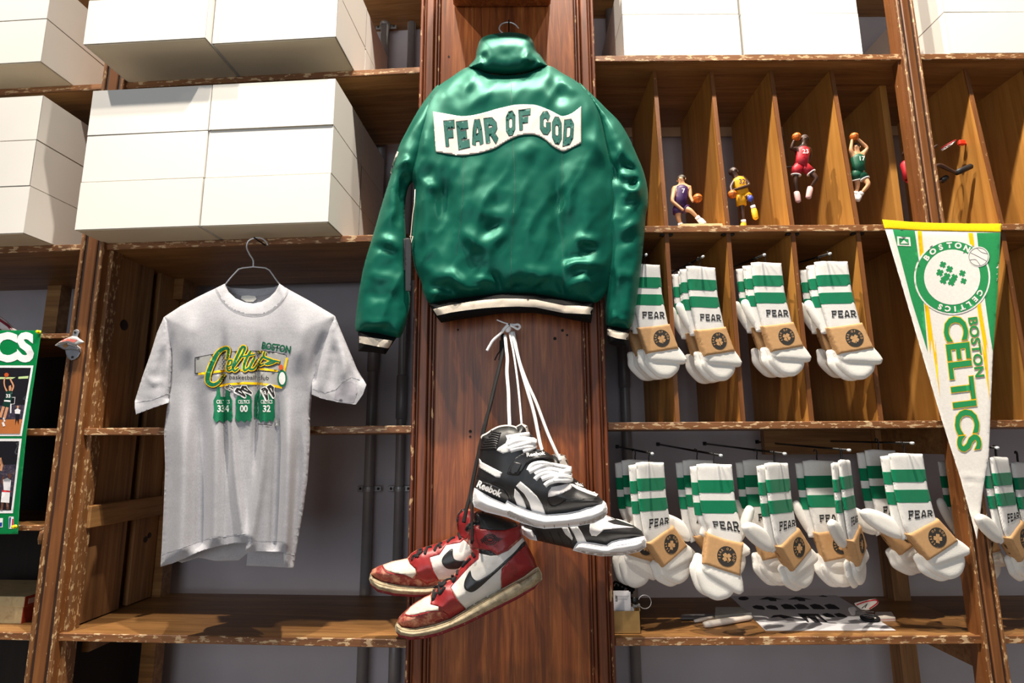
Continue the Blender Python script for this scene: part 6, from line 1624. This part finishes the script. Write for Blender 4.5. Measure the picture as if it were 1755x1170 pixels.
# key ring standing in the box and the black cord behind it
kr = thing('key_ring', 'round steel key ring leaning out of the brass card box', 'ring', RF, (b.x, a.y + .03, zt))
rc = at(1105, 1031, a.y + .030, RF); rr = .0165
MB().tube([(rc.x + rr*math.cos(t_), rc.y, rc.z + rr*math.sin(t_)) for t_ in np.linspace(0, 2*math.pi, 29)], .0011, 6).part('ring', M['chrome'], kr, RF, True)
MB().box(rc.x - .032, rc.x - .012, rc.y - .002, rc.y + .002, rc.z - .014, rc.z - .004, .0015).part('key', M['clamp'], kr, RF)
MB().ball((rc.x - .024, rc.y, rc.z + .002), .010, 12, 8, (1, .4, 1)).part('key_head', M['black_metal'], kr, RF, True)
cd = thing('black_cord', 'tangled black cord heaped behind the brass card box', 'cord', RF, tuple(fz(1075, 1040)))
rn = random.Random(3); c0 = fz(1072, 1045); pts = []
for q in range(60):
    an = q * .62; r_ = .014 + .020*rn.random()
    pts.append((c0.x + .004 + r_*math.cos(an), c0.y + .055 + r_*.8*math.sin(an), zt + .004 + .062*abs(math.sin(q*.21))*rn.uniform(.5, 1)))
MB().tube(spline(pts, 4), .0034, 6).part('coil', M['lace_black'], cd, RF, True)
MB().tube(spline(pts[::-1][:24], 4), .0040, 6).part('coil', M['lace_black'], cd, RF, True)
# white-handled tool
tl = thing('hand_tool', 'white-handled hand tool with grey metal blade lying on the shelf', 'tool', RF, tuple(fz(1240, 1080)))
ivory = plain('ivory_plastic', srgb(232, 222, 210), .4, .04, 60); grey = plain('pale_grey_metal', srgb(196, 194, 184), .4, .08, 60, metal=.1)
p0, p1 = fz(*sh1(1130, 650)), fz(*sh1(1670, 560))
up_ = Vector((0, 0, .0085))
MB().tube([tuple(p0 + up_), tuple(p0.lerp(p1, .1) + up_), tuple(p0.lerp(p1, .5) + up_), tuple(p0.lerp(p1, .92) + up_), tuple(p1 + up_)], [.0075, .0095, .0090, .0080, .0060], 12, True, (1, .88)).part('handle', ivory, tl, RF, True)
p2, p3 = fz(*sh1(1010, 590)), fz(*sh1(1240, 560))
MB().tube([tuple(p2 + up_*.6), tuple(p2.lerp(p3, .3) + up_*.7), tuple(p3 + up_*.8)], [.0035, .0052, .0050], 10).part('thumb_grip', ivory, tl, RF, True)
A_, B_, C_, D_ = fz(*sh1(1255, 575)), fz(*sh1(1680, 535)), fz(*sh1(1560, 470)), fz(*sh1(1262, 470))
V = [(*v.xy, zt + .004) for v in (A_, B_, C_, D_)] + [(*v.xy, zt + .015) for v in (A_, B_, C_, D_)]
part('head_plate', V, [(3,2,1,0), (4,5,6,7), (0,1,5,4), (1,2,6,5), (2,3,7,6), (3,0,4,7)], grey, tl, RF)
A_, B_, C_, D_ = fz(*sh1(860, 560)), fz(*sh1(1240, 560)), fz(*sh1(1265, 510)), fz(*sh1(866, 520))
for q in range(3):
    V = [(*v.xy, zt + .001 + q*.0022) for v in (A_, B_, C_, D_)] + [(*v.xy, zt + .0024 + q*.0022) for v in (A_, B_, C_, D_)]
    part('blade', V, [(3,2,1,0), (4,5,6,7), (0,1,5,4), (1,2,6,5), (2,3,7,6), (3,0,4,7)], M['pipe'] if q else M['black_metal'], tl, RF)
# printed paper sheet
zp = zt + .0006
sheet = [fz(*sh2(60, 115), zp), fz(*sh2(395, 440), zp), fz(*sh2(1620, 437), zp), fz(*sh2(1060, 108), zp)]
pa = thing('paper_sheet', 'white paper sheet printed with black garment shapes on the lower shelf', 'paper', RF, tuple(sheet[1]))
V = [(v.x, v.y, zp - .0005) for v in sheet] + [(v.x, v.y, zp) for v in sheet]
so = part('sheet', V, [(3,2,1,0), (4,5,6,7), (0,1,5,4), (1,2,6,5), (2,3,7,6), (3,0,4,7)], plain('white_paper', srgb(224, 222, 226), .6, .02, 60), pa, RF)
ink_ = plain('black_paper_ink', srgb(34, 32, 36), .7, .1, 100)
def shape(pts):
    P = [fz(*sh2(*p), zp + .0004) for p in pts]
    part('printed_shape', [tuple(p) for p in P], [tuple(range(len(P)))], ink_, so, RF)
el = lambda cx, cy, rx, ry: [(cx + rx*math.cos(t_), cy + ry*math.sin(t_)) for t_ in np.linspace(0, 2*math.pi, 17)[:-1]]
shape(el(188, 138, 50, 18))
for x in (330, 600): shape([(x, 148), (x + 80, 122), (x + 130, 128), (x + 240, 150), (x + 165, 146), (x + 170, 164), (x + 110, 162), (x + 90, 148)])
for x, s_ in ((268, 1), (394, 1)): shape([(x, 212), (x + 40, 200), (x + 95, 208), (x + 118, 230), (x + 120, 246), (x + 60, 240), (x + 20, 232)])
for x in (534, 658, 806, 944): shape([(x, 200), (x + 50, 188), (x + 100, 198), (x + 150, 232), (x + 140, 240), (x + 40, 238)])
shape([(440, 320), (470, 296), (540, 290), (700, 322), (620, 318), (570, 328), (520, 310)])
shape([(695, 280), (890, 282), (980, 362), (962, 362), (876, 300), (860, 300), (910, 364), (860, 364), (790, 306), (776, 306), (806, 362), (790, 362)])
for x in (924, 1036): shape([(x, 284), (x + 50, 274), (x + 100, 290), (x + 130, 314), (x + 40, 312)])
shape([(890, 118), (930, 108), (985, 118), (960, 124)])
# keys with tags
ky = thing('key_bunch', 'bunch of keys with red and white tag on the printed paper', 'keys', RF, tuple(fz(*sh2(1340, 360), zp)))
def slab(px0, px1, py0, py1, t_, m, nm, lean=0, parent=ky):
    A0 = fz(*sh2(px0, py1), zp + .001); B0 = fz(*sh2(px1, py1), zp + .001); hgt = at(*sh2(px0, py0), A0.y, RF).z
    return A0, B0, hgt
def tagslab(outl, y, t_, m, nm, parent):
    C = Cloth([sh2(*p) for p in outl], RF, y, t_/2, t_/2, 2.0, 2.5); return C, C.part(nm, m, parent)
yk = fz(*sh2(1330, 360), zp).y
ct, o = tagslab([(1232, 190), (1260, 172), (1400, 142), (1440, 146), (1458, 172), (1440, 200), (1380, 240), (1340, 250), (1290, 240)], yk + .02, .005, ivory, 'tag', ky)
ct.print_polys('tag_stripe', [[sh2(*p) for p in q] for q in stroke(spline([(1250, 200), (1330, 170), (1430, 152), (1446, 180), (1370, 236)], 5), 12)], PG['r'], o, .0006, 2.5)
ct.print_polys('tag_mark', [[sh2(*p) for p in q] for q in stroke([(1300, 230), (1350, 190), (1330, 226)], 9)], M['sock_ink'], o, .0006, 2.5)
for cxk, cyk, r_ in ((1218, 255, 38), (1190, 240, 20)):
    C = Cloth([sh2(*p) for p in el(cxk, cyk, r_, r_*1.15)], RF, yk - .004, .002, .002, 1.5, 2.0, smooth=False); C.part('key_head', M['clamp'], ky)
q0 = at(*sh2(1240, 270), yk - .006, RF); q1 = at(*sh2(1410, 290), yk - .008, RF)
for dz in (0, -.006, .007): MB().tube([(q0.x, q0.y, q0.z + dz*.4), (q1.x, q1.y, q1.z + dz)], .0028, 6, True, (1, .4)).part('key_blade', M['clamp'], ky, RF)
cc = fz(*sh2(1380, 345), zp)
MB().tube([(cc.x + .020*math.cos(t_), cc.y + .014*math.sin(t_), zp + .006 + .003*math.sin(t_)) for t_ in np.linspace(0, 2*math.pi, 25)], .0052, 8).part('rubber_ring', M['lace_black'], ky, RF, True)
C0 = fz(*sh2(1420, 355), zp); C1 = fz(*sh2(1618, 345), zp); C2 = fz(*sh2(1580, 290), zp); C3 = fz(*sh2(1430, 290), zp)
for z0, z1, m in ((0, .003, ivory), (.003, .0042, PG['r']), (.0042, .008, ivory)):
    V = [(*v.xy, zt + z0) for v in (C0, C1, C2, C3)] + [(*v.xy, zt + z1) for v in (C0, C1, C2, C3)]
    part('fob_layer', V, [(3,2,1,0), (4,5,6,7), (0,1,5,4), (1,2,6,5), (2,3,7,6), (3,0,4,7)], m, ky, RF)

# ------------------------------------------------------------------ bottle opener on the left post
def bo_(x, y): return (90 + x / 13, 550 + y / 13)
YO = -.014
bt = thing('bottle_opener', 'white cast metal bottle opener screwed to the left post', 'opener', LF, tuple(at(*bo_(450, 870), YO, LF)))
cast = plain('cast_white_metal', srgb(206, 206, 204), .35, .06, 80, metal=.35); cgrey = plain('cast_grey_metal', srgb(158, 160, 166), .4, .1, 60, metal=.5)
BP = Cloth([bo_(*p) for p in [(280, 640), (300, 740), (340, 830), (420, 880), (500, 860), (580, 800), (640, 690), (630, 600), (560, 540), (560, 360), (606, 250), (590, 200), (530, 180), (470, 210), (450, 280), (440, 340), (330, 500)]], LF, YO, .004, .003, 1.4, 1.6, smooth=False)
BP.part('back_plate', cgrey, bt)
# hood jutting out towards the room
hb = [bo_(*p) for p in [(440, 330), (560, 350), (600, 385), (715, 465), (690, 490), (520, 550), (440, 530), (330, 495), (220, 490), (130, 500), (50, 555), (60, 530), (160, 455), (300, 385)]]
HC = Cloth(hb, LF, YO - .016, .010, .006, 3.5, 1.8, smooth=False)
ho = HC.part('hood', cast, bt)
HC.print_polys('red_label', [[bo_(*p) for p in [(230, 405), (350, 385), (560, 420), (480, 480), (330, 440), (160, 470)]]], plain('faded_red_paint', srgb(206, 110, 100), .5, .05, 60), ho, .0006, 2)
UH = Cloth([bo_(*p) for p in [(60, 548), (140, 508), (260, 500), (380, 520), (520, 560), (600, 620), (610, 700), (560, 660), (420, 640), (260, 640), (120, 570)]], LF, YO - .006, .008, .003, 3, 1.8, smooth=False)
uo_ = UH.part('catch', cgrey, bt)
UH.print_polys('wood_glimpse', [[bo_(*p) for p in [(212, 560), (260, 520), (330, 520), (350, 550), (290, 606)]]], M['pale_batten'], uo_, .0004, 2)
for (x, y) in ((508, 250), (445, 805)):
    c = at(*bo_(x, y), YO - .0045, LF)
    MB().lathe([(.0034, 0), (.0034, -.0008), (.0022, -.0016), (.0008, -.0012)], tuple(c), 12, 'y').part('screw', M['screw'], bt, LF, True)

# ------------------------------------------------------------------ left edge: striped cloth, orange shoe box, wooden latch
sc_ = thing('striped_cloth', 'maroon and white striped folded cloth above the green poster', 'cloth', LF, tuple(at(0, 568, .06, LF)))
CS = Cloth([(-60, 520), (-20, 530), (0, 541), (12, 550), (24, 562), (34, 569), (0, 571), (-60, 571)], LF, .05, .02, .03, 16, 4, smooth=False)
co_ = CS.part('cloth', plain('white_cotton', srgb(222, 214, 214), .9, .04, 100), sc_)
CS.print_polys('stripe', stroke([(-50, 534), (-5, 545), (14, 558), (22, 568)], 4.5), plain('maroon_cotton', srgb(132, 30, 50), .9, .06, 100), co_, .0008)
CS.print_polys('stripe', stroke([(-50, 548), (-10, 558), (4, 569)], 4.5), plain('maroon_cotton', srgb(132, 30, 50), .9, .06, 100), co_, .0008)
zl = ZL[3] + T
e = atz(36.5, 1069, zl, LF); hz = at(36.5, 1022, e.y, LF).z
sb = thing('shoe_box', 'worn cream and orange shoe box at the lower left edge', 'box', LF, (e.x - .15, e.y, zl))
bk = plain('orange_carton', srgb(172, 58, 30), .6, .1, 40); kr_ = scuffed('worn_cream_carton', srgb(206, 186, 140), srgb(140, 112, 74), .3, .6, 30)
hm = zl + (hz - zl)*.60
MB().box(e.x - .32, e.x - .002, e.y + .002, e.y + .178, zl, hm + .004, .001).part('tray', kr_, sb, LF)
MB().box(e.x - .0035, e.x - .0012, e.y + .002, e.y + .178, zl, hm + .004).part('tray_end', bk, sb, LF)
MB().box(e.x - .322, e.x, e.y, e.y + .180, hm, hz, .001).part('lid', kr_, sb, LF)
MB().box(e.x - .002, e.x + .0006, e.y + .001, e.y + .179, hm + .001, hz - .001).part('lid_end', bk, sb, LF)
MB().box(e.x + .0004, e.x + .0012, e.y + .012, e.y + .050, hz - .022, hz - .008).part('size_label', plain('pale_label', srgb(214, 170, 150), .6), sb, LF)
lt = at(73, 922, -.002, LF)
MB().tube([(lt.x + .012, -.004, lt.z + .018), (lt.x + .002, -.006, lt.z + .014), (lt.x, -.006, lt.z), (lt.x - .001, -.006, lt.z - .014)], [.006, .008, .0075, .005], 10).part('latch', M['post_edge'], fl, LF, True)
